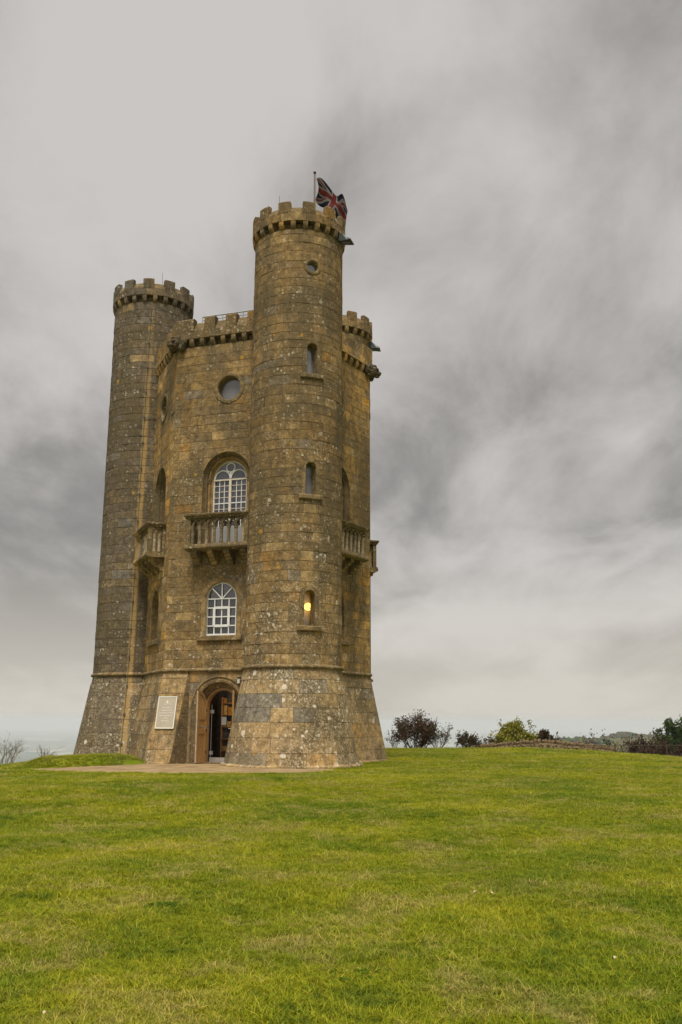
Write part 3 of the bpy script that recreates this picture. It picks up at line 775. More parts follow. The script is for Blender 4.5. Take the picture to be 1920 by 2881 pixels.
def balcony_window(wl, uc):
    P = wl.P; zb, zs = UP_ZB, UP_ZS
    mb = MB(); dressed(mb, 0.15, 0.9, (0.20, 0.145, 0.07))
    lp = lambda o: arch_loop(uc, UP_W, zb, zs, o, 20)
    # stepped recess: hollow moulding, shadow gap, roll order
    sweep(mb, P, [(lp(0.29), -0.03), (lp(0.27), 0.012), (lp(0.255), 0.012), (lp(0.235), -0.05), (lp(0.20), -0.12), (lp(0.17), -0.15), (lp(0.15), -0.15), (lp(0.15), -0.26)])
    wo_ = mb.build('arched_window', STONE, tower)
    rm = MB(); dressed(rm, 0.1, 1.15, (0.29, 0.19, 0.08))
    pr = [(0.15, -0.26)] + [(0.105 + 0.05 * math.cos(R(a)), -0.235 + 0.05 * math.sin(R(a))) for a in (20, 60, 100, 140, 170)] + [(0.045, -0.27), (0.03, -0.30), (0.0, -0.30), (0.0, -0.40)]
    sweep(rm, P, [(lp(o), d) for o, d in pr]); rm.build('arch_moulding', STONE, wo_, smooth=False)
    for sgn in (-1, 1):
        cp = MB(); dressed(cp, 0.2, 1.0); cu = uc + sgn * (UP_W + 0.105)
        cp.lathe(P(cu, zs - 0.16, -0.225), [(0.045, 0), (0.065, 0.02), (0.06, 0.05), (0.085, 0.12), (0.09, 0.17), (0.05, 0.18)], 10); cp.build('capital', STONE, wo_, smooth=False)
    D0, D1 = -0.40, -0.345
    fm = MB(); sweep(fm, P, [(lp(0.02), D0), (lp(0.02), D1), (lp(-0.045), D1), (lp(-0.055), D0)])
    fm.box(P, uc - UP_W, uc + UP_W, zs - 0.055, zs + 0.0, D0, D1 + .012)
    fm.box(P, uc - 0.045, uc + 0.045, zb, zs - .03, D0, D1 + .014)
    fm.build('frame', CREAM, wo_)
    for sg in (-1, 1):
        dm = MB(); u0_, u1_ = (uc + .046, uc + UP_W - .02) if sg > 0 else (uc - UP_W + .02, uc - .046)
        dm.box(P, u0_, u1_, zb, zb + 0.75, D0, D1 - .012); dm.box(P, u0_ + .09, u1_ - .09, zb + 0.12, zb + .65, D0, D1 - .004, .003); dm.build('door_panel', BLIND, wo_)
    hw = UP_W - 0.04
    tr = MB()
    for sg in (-1, 1): arcbar(tr, P, (uc + sg * hw / 2, zs + .03), hw / 2 - .02, 0, math.pi, 0.035, D0 + .01, D1 + .004, 14)
    arcbar(tr, P, (uc, zs + 0.415), 0.165, 0, 2 * math.pi, 0.035, D0 + .01, D1 + .006, 22)
    bar(tr, P, (uc, zs + .03), (uc, zs + .26), 0.05, D0 + .01, D1 + .002)
    tr.build('tracery', WHITE, wo_)
    zl = zb + 0.75; rows = 8; rh = (zs - .03 - zl) / rows; cw = (hw - .045) / 3
    for sg in (-1, 1):
        x0 = uc + .045 if sg > 0 else uc - hw
        for k in (1, 2):
            bm_ = MB(); bar(bm_, P, (x0 + cw * k, zl), (x0 + cw * k, zs - .03), 0.024, D0 + .012, D1 - .02); bm_.build('glazing_bar', WHITE, wo_)
        for k in range(0, rows + 1):
            bm_ = MB(); bar(bm_, P, (x0, zl + rh * k), (x0 + 3 * cw, zl + rh * k), 0.034 if k == 4 else 0.020, D0 + .014, D1 - .017); bm_.build('glazing_bar', WHITE if k % 4 == 0 else LEAD if False else CREAM, wo_)
        for i in range(3):
            for j in range(rows):
                pane(P, [(x0 + cw * i, zl + rh * j), (x0 + cw * (i + 1), zl + rh * j), (x0 + cw * (i + 1), zl + rh * (j + 1)), (x0 + cw * i, zl + rh * (j + 1))], D0 + .014, GLASS, wo_, wr, 0.02)
    pane(P, [(u, z) for u, z in arch_loop(uc, hw, zs - .02, zs, 0, 16)], D0 + .012, GLASS, wo_, wr, 0.003)
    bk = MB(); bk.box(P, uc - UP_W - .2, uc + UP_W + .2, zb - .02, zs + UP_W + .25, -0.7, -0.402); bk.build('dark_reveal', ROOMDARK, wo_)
for wl, uc in ((wall_door, UCD), (wall_left, UCL), (wall_right, UCR)): balcony_window(wl, uc)

# ------------------------------------------------------------------ balconies
def balcony(wl, uc, hl=1.16):
    P = wl.P; dep = 0.62; zf0, zf1, zc0, zc1 = 7.15, 7.36, 8.26, 8.43
    r = random.Random(int(uc * 100))
    mb = MB(); dressed(mb, 0.4, 0.95)
    prof = [(-0.2, zf0 + .03), (dep - .06, zf0), (dep + .03, zf0 + .04), (dep + .06, zf0 + .07), (dep + .06, zf0 + .12), (dep + .03, zf1), (-0.2, zf1)]
    ids = mb.strip([[P(uu, z, d) for d, z in prof] for uu in (uc - hl - .04, uc + hl + .04)], True); mb.F(*reversed(ids[0])); mb.F(*ids[1])
    bo = mb.build('balcony', STONE, tower)
    mb = MB(); dressed(mb, 0.35, 0.72)
    pr = [(0.0, zc0), (0.03, zc0 + .01), (0.045, zc0 + .05), (0.085, zc0 + .10), (0.09, zc1 - .02), (0.06, zc1), (-0.14, zc1), (-0.16, zc1 - .03), (-0.14, zc0)]
    def ring(o, z): e = o; return [P(uc - hl - e, z, -0.05), P(uc - hl - e, z, dep + e), P(uc + hl + e, z, dep + e), P(uc + hl + e, z, -0.05)]
    mb.strip([ring(o, z) for o, z in pr + [pr[0]]]); mb.build('coping', STONE, bo)
    for sg in (-1, 1):
        mb = MB(); dressed(mb, 0.3, 1.0); u0 = uc + sg * (hl - 0.075); mb.box(P, u0 - .075, u0 + .075, zf1, zc0 + .02, dep - .14, dep, 0.012); mb.build('corner_post', STONE, bo)
        mb = MB(); dressed(mb, 0.3, 1.0); mb.box(P, u0 - .07, u0 + .07, zf1, zc0 + .02, -0.03, 0.10, 0.01); mb.build('wall_post', STONE, bo)
    sp = 0.274; zcap = 7.90
    us = [uc + sp * (k - 3.5) for k in range(8)]
    def baluster(bp):
        mb = MB(); k_ = r.uniform(.85, 1.15); mb.tint = (.40 * k_, .33 * k_, .22 * k_); mb.li = 0.4
        mb.lathe((bp[0], bp[1], 0), [(0.07, zf1), (0.07, zf1 + .05), (0.062, zf1 + .07), (0.072, zf1 + .09), (0.058, zf1 + .11), (0.056, zcap - .03), (0.072, zcap - .015), (0.066, zcap + .005), (0.08, zcap + .05), (0.095, zcap + .10), (0.05, zcap + .11)], 10)
        mb.build('baluster', STONE, bo)
    for u in us: baluster(P(u, 0, dep - .07))
    # interlaced arches
    zs = zcap + .10
    for k in range(-1, 8):
        a, b = uc + sp * (k - 3.5), uc + sp * (k - 1.5); c = ((a + b) / 2, zs - .03); rad = sp
        a0, a1 = 0, math.pi
        lim = uc + hl - .08
        pts = []
        for q in range(15):
            an = math.pi * q / 14; u_ = c[0] - rad * math.cos(an); z_ = c[1] + rad * math.sin(an)
            if abs(u_ - uc) < lim - uc + .03: pts.append((u_, z_))
        if len(pts) < 4: continue
        mb = MB(); dressed(mb, 0.3, 0.95); ofs = 0.012 if k % 2 else 0.0; wd = 0.034
        lo = []
        for dd, w2 in ((dep - .115 - ofs, -wd), (dep - .03 - ofs, -wd * .7), (dep - .03 - ofs, wd * .7), (dep - .115 - ofs, wd)):
            row = []
            for (u_, z_) in pts:
                n_ = Vector((u_ - c[0], z_ - c[1])).normalized(); row.append(P(u_ + n_.x * w2, z_ + n_.y * w2, dd))
            lo.append(row)
        mb.strip(lo + [lo[0]]); mb.build('interlaced_arch', STONE, bo)
    # sides
    for sg in (-1, 1):
        uu = uc + sg * (hl - .075)
        for d_ in (0.20, 0.38): baluster(P(uu, 0, d_))
        for q in (0, 1):
            mb = MB(); dressed(mb, 0.3, 0.95); c_ = 0.11 + q * 0.18
            pts = [(c_ + 0.18 * math.cos(R(a)) , zs - .03 + 0.25 * math.sin(R(a))) for a in range(0, 181, 15)]
            pts = [p for p in pts if 0.05 < p[0] < dep - .1]
            if len(pts) > 3: mb.tube([P(uu + .012 * q, z, d) for d, z in pts], 0.033, 6); mb.build('interlaced_arch', STONE, bo)
    for k in range(4):
        u0 = uc + (-0.93 + 0.62 * k); mb = MB(); k_ = r.uniform(1.15, 1.5); mb.tint = tuple(x * k_ for x in TIN_DRESS); mb.li = 0.3
        pr = [(-0.05, 7.16), (dep - .10, 7.16), (dep - .10, 7.05), (dep - .13, 7.03), (dep - .20, 7.0), (dep - .21, 6.95), (dep - .24, 6.93), (dep - .34, 6.90), (dep - .35, 6.84), (dep - .38, 6.82), (dep - .48, 6.79), (dep - .49, 6.72), (-0.05, 6.68)]
        wd = 0.105
        ids = mb.strip([[P(u0 + sx, z, d) for d, z in pr] for sx in (-wd, wd)], True); mb.F(*reversed(ids[0])); mb.F(*ids[1])
        mb.build('bracket', STONE, bo)
for wl, uc in ((wall_door, UCD), (wall_left, UCL), (wall_right, UCR), (wall_far, 2.2)): balcony(wl, uc)

# ------------------------------------------------------------------ carved heads at the wall corners
def gargoyle(c, fx, seed):
    """lion-like carved head facing direction fx"""
    r = random.Random(seed); f = Vector((fx[0], fx[1], -0.12)).normalized(); s_ = f.cross(Vector((0, 0, 1))).normalized(); u_ = s_.cross(f)
    mb = MB(); dressed(mb, 0.2, 0.45, (0.17, 0.135, 0.09))
    Q = lambda a, b, h: Vector(c) + s_ * a + f * b + u_ * h
    def blob(a, b, h, ra, rb, rh, n=12, m=8, amp=0.16):
        rows = []
        for j in range(m + 1):
            ph = max(.03, min(math.pi - .03, math.pi * j / m)); row = []
            for k in range(n):
                th_ = 2 * math.pi * k / n; d = Vector((math.sin(ph) * math.cos(th_), math.sin(ph) * math.sin(th_), math.cos(ph)))
                nz = 1 + amp * mnoise.noise(d * 3.1 + Vector((seed, a * 9, h * 7)))
                row.append(Q(a + d.x * ra * nz, b + d.y * rb * nz, h + d.z * rh * nz))
            rows.append(row)
        mb.strip(rows, True)
    blob(0, 0.0, 0.0, 0.25, 0.26, 0.24)
    blob(0, 0.24, -0.07, 0.13, 0.14, 0.10)
    blob(0, 0.22, -0.19, 0.10, 0.11, 0.045)
    blob(0, 0.33, -0.03, 0.055, 0.06, 0.05)
    for sg in (-1, 1):
        blob(sg * 0.11, 0.21, 0.09, 0.085, 0.07, 0.045); blob(sg * 0.10, 0.245, 0.035, 0.04, 0.03, 0.035)
        blob(sg * 0.25, -0.02, 0.17, 0.07, 0.05, 0.11); blob(sg * 0.31, -0.10, 0.0, 0.12, 0.15, 0.20, amp=.4)
        blob(sg * 0.27, -0.05, -0.17, 0.11, 0.13, 0.13, amp=.4)
    blob(0, 0.0, 0.20, 0.17, 0.2, 0.10, amp=.4)
    mb.build('carved_head', STONE, tower)
b5 = (wall_left.n + wall_door.n).normalized(); b1 = (wall_right.n + wall_far.n).normalized()
gargoyle((V5.x + b5.x * .10, V5.y + b5.y * .10, 15.06), b5, 3)
gargoyle((V1.x + b1.x * .10, V1.y + b1.y * .10, 15.06), b1, 8)

# ------------------------------------------------------------------ doorway
P = Wall(V5, T1, False).P
mb = MB(); dressed(mb, 0.2, 1.0, (0.23, 0.165, 0.08))
lp = lambda o: arch_loop(DOOR_U, DOOR_W, 0.0, DOOR_ZS, o, 22)
sweep(mb, P, [(lp(0.49), -0.03), (lp(0.485), 0.03), (lp(0.44), 0.045), (lp(0.42), 0.02), (lp(0.36), 0.015), (lp(0.34), 0.03), (lp(0.27), 0.02), (lp(0.25), -0.02), (lp(0.24), -0.10), (lp(0.20), -0.13), (lp(0.18), -0.13), (lp(0.16), -0.19), (lp(0.10), -0.21), (lp(0.09), -0.26), (lp(0.07), -0.26)])
dw = mb.build('doorway', STONE, tower)
mb = MB(); sweep(mb, P, [(lp(0.08), -0.26), (lp(0.075), -0.24), (lp(0.01), -0.24), (lp(0.0), -0.26), (lp(0.0), -0.42)]); mb.build('door_frame', WOOD, dw)
mb = MB(); dressed(mb, 0.1, 1.0); mb.box(P, DOOR_U - .75, DOOR_U + .75, -0.2, 0.045, -0.9, -0.02); mb.build('threshold', STONE, dw)
# oak leaves, both folded outwards
def leaf(sg, ang):
    hu, hd = DOOR_U + sg * DOOR_W, -0.20
    ca, sa = math.cos(R(ang)), math.sin(R(ang))
    # x along the leaf from the hinge, y across its thickness
    Q = lambda x, z, y: P(hu - sg * (x * ca) + sg * y * sa, z, hd + x * sa + y * ca)
    wl_ = DOOR_W
    def top(x): return DOOR_ZS + math.sqrt(max(0, DOOR_W ** 2 - (DOOR_W - x) ** 2))
    xs = [wl_ * k / 12 for k in range(13)]
    mb = MB(); ring = [(x, top(x) - .01) for x in xs] + [(wl_, 0.05), (0, 0.05)]
    lo = [mb.V(Q(x, z, -0.012)) for x, z in ring]; hi = [mb.V(Q(x, z, 0.012)) for x, z in ring]
    n = len(ring)
    for i in range(n): mb.F(lo[i], lo[(i + 1) % n], hi[(i + 1) % n], hi[i])
    mb.F(*hi); mb.F(*reversed(lo))
    lf = mb.build('oak_door', WOOD, dw)
    fm = MB()
    rails = [(0.05, 0.30), (0.98, 1.12), (1.45, 1.58)]
    for a, b in rails: fm.box(Q, 0.09, wl_ - .09, a, b, -0.026, 0.026)
    fm.box(Q, 0.0, 0.09, 0.05, DOOR_ZS + .18, -0.028, 0.028); fm.box(Q, wl_ - .09, wl_, 0.05, DOOR_ZS + DOOR_W - .02, -0.028, 0.028)
    for y0, y1 in ((-0.027, 0.027),):
        rows = []
        for q, oo in ((y0, 0.0), (y1, 0.0), (y1, 0.09), (y0, 0.09)):
            rows.append([Q(DOOR_W - (DOOR_W - oo) * math.cos(R(a)), DOOR_ZS - .01 + (DOOR_W - oo) * math.sin(R(a)), q) for a in range(0, 91, 9)])
        fm.strip(rows + [rows[0]])
    fm.build('stile', WOOD, lf)
    for hz_ in (0.35, 1.05, 1.72):
        hm = MB(); hm.box(Q, -0.02, 0.05, hz_, hz_ + .09, -0.035, 0.035); hm.build('hinge', DARKMETAL, lf)
    if sg < 0:
        hm = MB(); hm.tube([Q(wl_ - .03, 1.2, -0.03), Q(wl_ - .05, 1.21, -0.22), Q(wl_ - .10, 1.2, -.42)], 0.010, 5); hm.build('door_stay', DARKMETAL, lf)
        em = MB(); em.box(Q, wl_ - .001, wl_ + .006, 0.06, DOOR_ZS + DOOR_W - .04, -0.026, 0.026); em.build('meeting_edge', PALEWOOD, lf)
leaf(-1, 97); leaf(1, 100)
# glazed inner door
gl = MB(); gl.strip([[P(u, z, -0.40) for u, z in arch_loop(DOOR_U, DOOR_W - .012, 0.05, DOOR_ZS, 0, 22)], [P(u, z, -0.40) for u, z in arch_loop(DOOR_U, DOOR_W - .03, 0.05, DOOR_ZS, 0, 22)]])
gd = gl.build('glass_door', LEAD, dw)
pane(P, arch_loop(DOOR_U, DOOR_W - .02, 0.05, DOOR_ZS, 0, 22), -0.41, CLEAR, gd, wr, 0.0)
def bx(name, mat, u0, u1, z0, z1, d0, d1, ch=0.0):
    q = MB(); q.box(P, u0, u1, z0, z1, d0, d1, ch); return q.build(name, mat, gd)
bx('kick_plate', STEEL, DOOR_U - .50, DOOR_U + .55, 0.05, 0.21, -0.405, -0.385)
for z_ in (0.30, 1.66): bx('glass_hinge', STEEL, DOOR_U - .50, DOOR_U - .38, z_, z_ + .12, -0.415, -0.37)
bx('edge_strip', STEEL, DOOR_U - .468, DOOR_U - .452, 0.2, 1.95, -0.405, -0.392)
bx('notice', PAPER, DOOR_U - .09, DOOR_U + .09, 1.28, 1.55, -0.405, -0.400)
hm = MB(); hm.tube([P(DOOR_U + .20, 1.16, -0.34), P(DOOR_U + .36, 1.165, -0.34), P(DOOR_U + .37, 1.165, -0.40)], 0.014, 6); hm.build('handle', STEEL, gd)
# room behind
rm = MB()
u0, u1, d0, d1, h1 = DOOR_U - 2.0, DOOR_U + 1.3, -3.6, -0.44, 2.95
for q in (((u0, 0.03, d1), (u1, 0.03, d1), (u1, 0.03, d0), (u0, 0.03, d0)), ((u0, h1, d1), (u0, h1, d0), (u1, h1, d0), (u1, h1, d1)), ((u0, 0, d0), (u1, 0, d0), (u1, h1, d0), (u0, h1, d0)), ((u0, 0, d1), (u0, 0, d0), (u0, h1, d0), (u0, h1, d1)), ((u1, 0, d0), (u1, 0, d1), (u1, h1, d1), (u1, h1, d0))):
    rm.quad(*[P(*p) for p in q])
rm.build('shop_room', ROOMDARK, dw)
sh = empty('shop_shelf', P(DOOR_U - .7, 0.03, -2.6), "dark shelf unit with goods seen through the glass door", "shelf")
for k in range(5):
    q = MB(); q.box(P, DOOR_U - 1.0, DOOR_U + .1, 0.35 + .42 * k, 0.38 + .42 * k, -2.75, -2.35); q.build('shelf_board', WOOD, sh)
for uu in (DOOR_U - 1.03, DOOR_U + .1):
    q = MB(); q.box(P, uu, uu + .03, 0.03, 2.25, -2.75, -2.35); q.build('side_panel', WOOD, sh)
gr = random.Random(4); cols = [(0.35, 0.2, 0.04), (0.10, 0.12, 0.05), (0.3, 0.05, 0.03), (0.4, 0.33, 0.2), (0.05, 0.06, 0.1)]
GOODS = [simple("goods_%s" % n_, c, 0.6, var=0.3) for n_, c in zip(("amber", "green", "red", "cream", "blue"), cols)]
for k in range(5):
    uu = DOOR_U - .95
    while uu < DOOR_U:
        wd = gr.uniform(.08, .2); q = MB(); q.box(P, uu, uu + wd, 0.381 + .42 * k, 0.381 + .42 * k + gr.uniform(.14, .33), -2.6, -2.38); o = q.build('goods_box', gr.choice(GOODS), sh); uu += wd + gr.uniform(.01, .06)
ra = empty('card_rack', P(DOOR_U + .45, 0.03, -1.5), "tall narrow display rack with small cards behind the glass door", "rack")
q = MB(); q.tube([P(DOOR_U + .45, 0.03, -1.5), P(DOOR_U + .45, 2.0, -1.5)], 0.03, 8); q.build('post', DARKMETAL, ra)
for k in range(6):
    for j in range(2):
        q = MB(); q.box(P, DOOR_U + .28 + .19 * j, DOOR_U + .43 + .19 * j, .45 + .26 * k, .64 + .26 * k, -1.42, -1.40); q.build('card', gr.choice(GOODS), ra)
cl_ = empty('ceiling_lamp', P(DOOR_U + .18, 2.6, -1.5), "lit warm strip lamp on the ceiling behind the glass door", "lamp")
q = MB(); q.box(P, DOOR_U + .05, DOOR_U + .40, 2.66, 2.70, -1.9, -1.3); q.build('housing', STEEL, cl_)
q = MB(); q.box(P, DOOR_U + .07, DOOR_U + .38, 2.63, 2.659, -1.88, -1.32); q.build('tube', STRIP, cl_)

# ------------------------------------------------------------------ stones: the 300 that show largest are objects, the rest one part
def seen(s):
    rows = s['rows']; z = (rows[0][0] + rows[-1][0]) / 2; u = sum((a + b) / 2 for _, a, b in rows) / len(rows)
    c = Vector(s['surf'](u, z, 0)); e_ = Vector(s['surf'](u + 0.05, z, 0)); g_ = Vector(s['surf'](u, z + 0.05, 0))
    n_ = (e_ - c).cross(g_ - c).normalized(); vd = EYE - c; dist = vd.length; f_ = n_.dot(vd / dist)
    if f_ < 0.12: return 0
    for t_ in tur:        # hidden behind another turret?
        if (Vector((c.x, c.y)) - t_.C).length < 2.4 and s['part'] in turret_objs.values() and turret_objs[tur.index(t_)] == s['part']: continue
        q = Vector((c.x, c.y)); d2 = q.normalized(); k = t_.C.dot(d2)
        if 0 < k < q.length and (t_.C - d2 * k).length < 1.6: return 0
    ar = (rows[-1][0] - rows[0][0]) * sum(b - a for _, a, b in rows) / len(rows)
    return ar * f_ / dist ** 2
order = sorted(range(len(STONES)), key=lambda i: -seen(STONES[i]))
rest = MB()
for k, i in enumerate(order):
    s = STONES[i]
    if k < 300:
        q = MB(); stone_mesh(q, s); q.build('stone', STONE, s['part'])
    else: stone_mesh(rest, s)
tag(rest.build('stonework', STONE, tower), kind='stuff')

# ------------------------------------------------------------------ fittings on the tower
# lightning conductor on the left turret
t = tur[1]
def cu(z): return (R(-11.0) + R(0.42) * z) * t.R
cm = MB()
zz = 0.05; pts = []
while zz < 18.1: pts.append(t.S(cu(zz), zz, 0.05 if abs(zz - ZS) > .12 else 0.115)); zz += 0.15
cm.tube(pts, 0.013, 5)
lc = cm.build('lightning_conductor', COPPER, tower)
for z_ in [0.6 + 1.05 * k for k in range(17)]:
    q = MB(); q.box(lambda u, z, d: t.S(u, z, d), cu(z_) - .035, cu(z_) + .035, z_ - .03, z_ + .03, 0.0, 0.075); q.build('clip', LEAD, lc)
q = MB(); q.tube([t.S(cu(13.2) + .02, 13.2, .05), t.S(cu(13.2) + .35, 13.22, .04), t.S(cu(13.2) + .9, 13.05, .04), t.S(cu(13.2) + 1.5, 12.95, .04)], 0.012, 5); q.build('branch_cable', COPPER, lc)
for ti, (tt, u_, zt) in enumerate(((tur[0], -0.88, 19.62), (tur[1], 0.35, 19.60))):
    q = MB(); q.tube([(tt.S(u_, 18.4, -0.2)), tt.S(u_, zt, -0.2)], [0.012, 0.007], 5); q.build('air_rod', DARKMETAL, turret_objs[ti])
# roof rail seen through the crenels
for wl in (wall_door,):
    rl = MB(); rl.tube([wl.P(0.6, 16.42, -0.75), wl.P(3.4, 16.42, -0.75)], 0.024, 6); ro = rl.build('roof_rail', RAILM, tower)
    q = MB(); q.tube([wl.P(0.6, 16.28, -0.75), wl.P(3.4, 16.28, -0.75)], 0.016, 6); q.build('rail', RAILM, ro)
    for k in range(10):
        q = MB(); q.tube([wl.P(0.6 + .28 * k, 15.25, -0.75), wl.P(0.6 + .28 * k, 16.42, -0.75)], 0.018, 6); q.build('post', RAILM, ro)

def floodlight(base, outd, label, yaw=0.0):
    o_ = Vector((outd[0], outd[1], 0)).normalized(); s_ = Vector((-o_.y, o_.x, 0)); b = Vector(base)
    e_ = empty('floodlight', b, label, "floodlight", "hooded floodlights under the battlements")
    Q = lambda u, z, d: b + s_ * u + o_ * d + Vector((0, 0, z))
    q = MB(); rings = []
    for d, hw, z0, z1 in ((-0.02, 0.13, -0.06, 0.20), (0.10, 0.17, -0.12, 0.20), (0.32, 0.22, -0.13, -0.02), (0.44, 0.24, -0.14, -0.09)):
        rings.append([Q(-hw, z0, d), Q(hw, z0, d), Q(hw * .8, z1, d), Q(-hw * .8, z1, d)])
    ids = q.strip(rings, True); q.F(*ids[-1]); q.F(*reversed(ids[0])); q.build('hood', DARKMETAL, e_)
    q = MB(); q.box(Q, -0.03, 0.03, -0.02, 0.08, -0.35, 0.02); q.build('bracket', LEAD, e_)
    q = MB(); q.box(Q, -0.12, 0.12, -0.150, -0.125, 0.08, 0.34); q.build('lens', GLASS, e_)
a = tur[0].thc + R(62); floodlight((T1.x + 1.66 * math.cos(a), T1.y + 1.66 * math.sin(a), 18.18), (math.cos(a + .12), math.sin(a + .12)), "dark hooded floodlight on the right of the tallest front turret below its battlements")
a = tur[2].thc + R(80); floodlight((T3.x + 1.62 * math.cos(a), T3.y + 1.62 * math.sin(a), 17.95), (math.cos(a), math.sin(a)), "dark hooded floodlight on the rear turret above the right corner carved head")

# flagpole and flag
FPX, FPY = -1.045, 32.5
fp = empty('flagpole', (FPX, FPY, 18.45), "slim brown flagpole with ball finial on top of the front turret", "flagpole")
q = MB(); q.tube([(FPX, FPY, 18.45), (FPX, FPY, 21.55)], [0.042, 0.030], 10); q.build('pole', BRONZE, fp, smooth=True)
q = MB(); q.ball((FPX, FPY, 21.60), 0.06, 10, 7); q.build('finial', BRONZE, fp, smooth=True)
q = MB(); q.tube([(FPX + .05, FPY - .03, 18.6), (FPX + .06, FPY - .03, 21.5)], 0.006, 4); q.build('halyard', RAILM, fp)
def flag_mat():
    m = newmat("flag_cloth"); at = N('ShaderNodeAttribute', attribute_name='print').outputs['Color']
    n = noi(pos(), 9, 3, 0.6); c = mixc(1.0, at, mixc(mapr(n, 0.3, 0.7), (0.8, 0.8, 0.8), (1.1, 1.1, 1.1)), 'MULTIPLY')
    d = N('ShaderNodeBsdfDiffuse'); L(c, d.inputs[0]); tr = N('ShaderNodeBsdfTranslucent'); L(c, tr.inputs[0])
    mx = N('ShaderNodeMixShader'); mx.inputs[0].default_value = 0.35; L(d.outputs[0], mx.inputs[1]); L(tr.outputs[0], mx.inputs[2]); out(mx.outputs[0]); return m
def jack(s, t_):
    """union flag, s 0..2 along the fly, t_ 0..1 up"""
    x, y = s - 1, t_ - .5
    RED, WHT, BLU = (0.17, 0.035, 0.035), (0.26, 0.24, 0.22), (0.020, 0.023, 0.042)
    if abs(x) < .1 or abs(y) < .1: return RED
    if abs(x) < .167 or abs(y) < .167: return WHT
    k = math.sqrt(5)
    for sg in (1, -1):
        d = (x - sg * 2 * y) / k
        if abs(d) < 0.1:
            cc = (x > 0) if sg > 0 else (x < 0)
            lo_, hi_ = ((0, .067) if (x > 0) == (sg > 0) else (-.067, 0)) if sg > 0 else ((0, .067) if x > 0 else (-.067, 0))
            return RED if lo_ < d < hi_ else WHT
    return BLU
NX, NY = 110, 56; fv, ff = [], []
top_c = [Vector((-0.98, 32.47, 21.34)), Vector((-0.66, 32.22, 21.06)), Vector((-0.28, 32.60, 20.80)), Vector((0.0, 32.25, 20.48)), Vector((0.20, 32.60, 20.12))]
bot_c = [Vector((-1.02, 32.47, 20.44)), Vector((-0.80, 32.72, 20.30)), Vector((-0.46, 32.35, 20.05)), Vector((-0.10, 32.85, 19.62)), Vector((0.10, 32.50, 19.20))]
def crv(P_, s):
    k = min(int(s * (len(P_) - 1)), len(P_) - 2); f_ = s * (len(P_) - 1) - k
    p0, p1, p2, p3 = P_[max(k - 1, 0)], P_[k], P_[k + 1], P_[min(k + 2, len(P_) - 1)]
    return 0.5 * ((2 * p1) + (p2 - p0) * f_ + (2 * p0 - 5 * p1 + 4 * p2 - p3) * f_ ** 2 + (3 * p1 - p0 - 3 * p2 + p3) * f_ ** 3)
for j in range(NY + 1):
    for i in range(NX + 1):
        s_, t_ = i / NX, j / NY; p = crv(bot_c, s_).lerp(crv(top_c, s_), t_)
        wv = math.sin(s_ * 10 + t_ * 2.8) * 0.13 * s_ ** .5 + math.sin(s_ * 19 - t_ * 3.5) * 0.045
        p = p + Vector((-0.10 * math.sin(t_ * math.pi) * (1 - s_) * -1.0, wv, 0.02 * math.sin(s_ * 12)))
        fv.append(p - Vector((FPX, FPY, 20.4)))
for j in range(NY):
    for i in range(NX): ff.append((j * (NX + 1) + i, j * (NX + 1) + i + 1, (j + 1) * (NX + 1) + i + 1, (j + 1) * (NX + 1) + i))
me = bpy.data.meshes.new('flag'); me.from_pydata(fv, [], ff); at = me.attributes.new('print', 'FLOAT_COLOR', 'FACE')
at.data.foreach_set('color', np.array([jack(2 * (i + .5) / NX, (j + .5) / NY) + (1,) for j in range(NY) for i in range(NX)], dtype=np.float32).ravel())
me.polygons.foreach_set('use_smooth', [True] * len(me.polygons)); me.materials.append(flag_mat())
fo = bpy.data.objects.new('flag', me); sc.collection.objects.link(fo); fo.location = (FPX, FPY, 20.4)
tag(fo, "red white and blue flag with crossed stripes drooping from the pole", "flag")

# wall lantern right of the door arch
lp_ = P(2.90, 2.72, 0.0)
wlan = empty('wall_lantern', lp_, "small grey bulkhead lantern on the wall right of the door arch", "lantern")
q = MB(); q.box(P, 2.82, 2.93, 2.60, 2.86, 0.0, 0.05, 0.01); q.build('back_plate', DARKMETAL, wlan)
q = MB(); q.lathe(P(2.875, 2.63, 0.085), [(0.03, 0), (0.05, 0.02), (0.052, 0.15), (0.03, 0.18)], 10); q.build('glass', PLASTER, wlan)
q = MB(); q.box(P, 2.835, 2.915, 2.81, 2.85, 0.03, 0.15, 0.01); q.build('cap', DARKMETAL, wlan)

# sign board on the battered base
SD = lambda u, z, d: wall_door.S(u, z, d + 0.035)
def SP_(x, y, d):      # board coordinates in metres, x right, y up, flat board tilted with the batter
    a, b, c_ = Vector(SD(-0.03, 1.15, 0)), Vector(SD(0.68, 1.15, 0)), Vector(SD(-0.03, 2.22, 0))
    ex, ey = (b - a).normalized(), (c_ - a).normalized(); return a + ex * x + ey * y + ex.cross(ey) * d
W_, H_ = 0.71, (Vector(SD(-0.03, 2.22, 0)) - Vector(SD(-0.03, 1.15, 0))).length
sg = empty('sign_board', SP_(W_ / 2, 0, 0), "taupe information board with pale rim and white lettering left of the door", "sign")
q = MB(); q.box(SP_, 0, W_, 0, H_, -0.05, 0.0); q.build('board', SIGN_BASE, sg)
q = MB()
for a, b, c_, d_ in ((0, W_, 0, .035), (0, W_, H_ - .035, H_), (0, .035, .035, H_ - .035), (W_ - .035, W_, .035, H_ - .035)): q.box(SP_, a, b, c_, d_, -0.05, 0.012)
q.build('rim', SIGN_RIM, sg)
q = MB()
for k, wd in ((0, .045), (1, .05), (2, .055), (3, .045), (4, .02)): q.box(SP_, W_ / 2 - wd / 2, W_ / 2 + wd / 2, 0.862 + .018 * k, 0.878 + .018 * k, 0.0, 0.004)
q.build('emblem', SIGN_INK, sg)
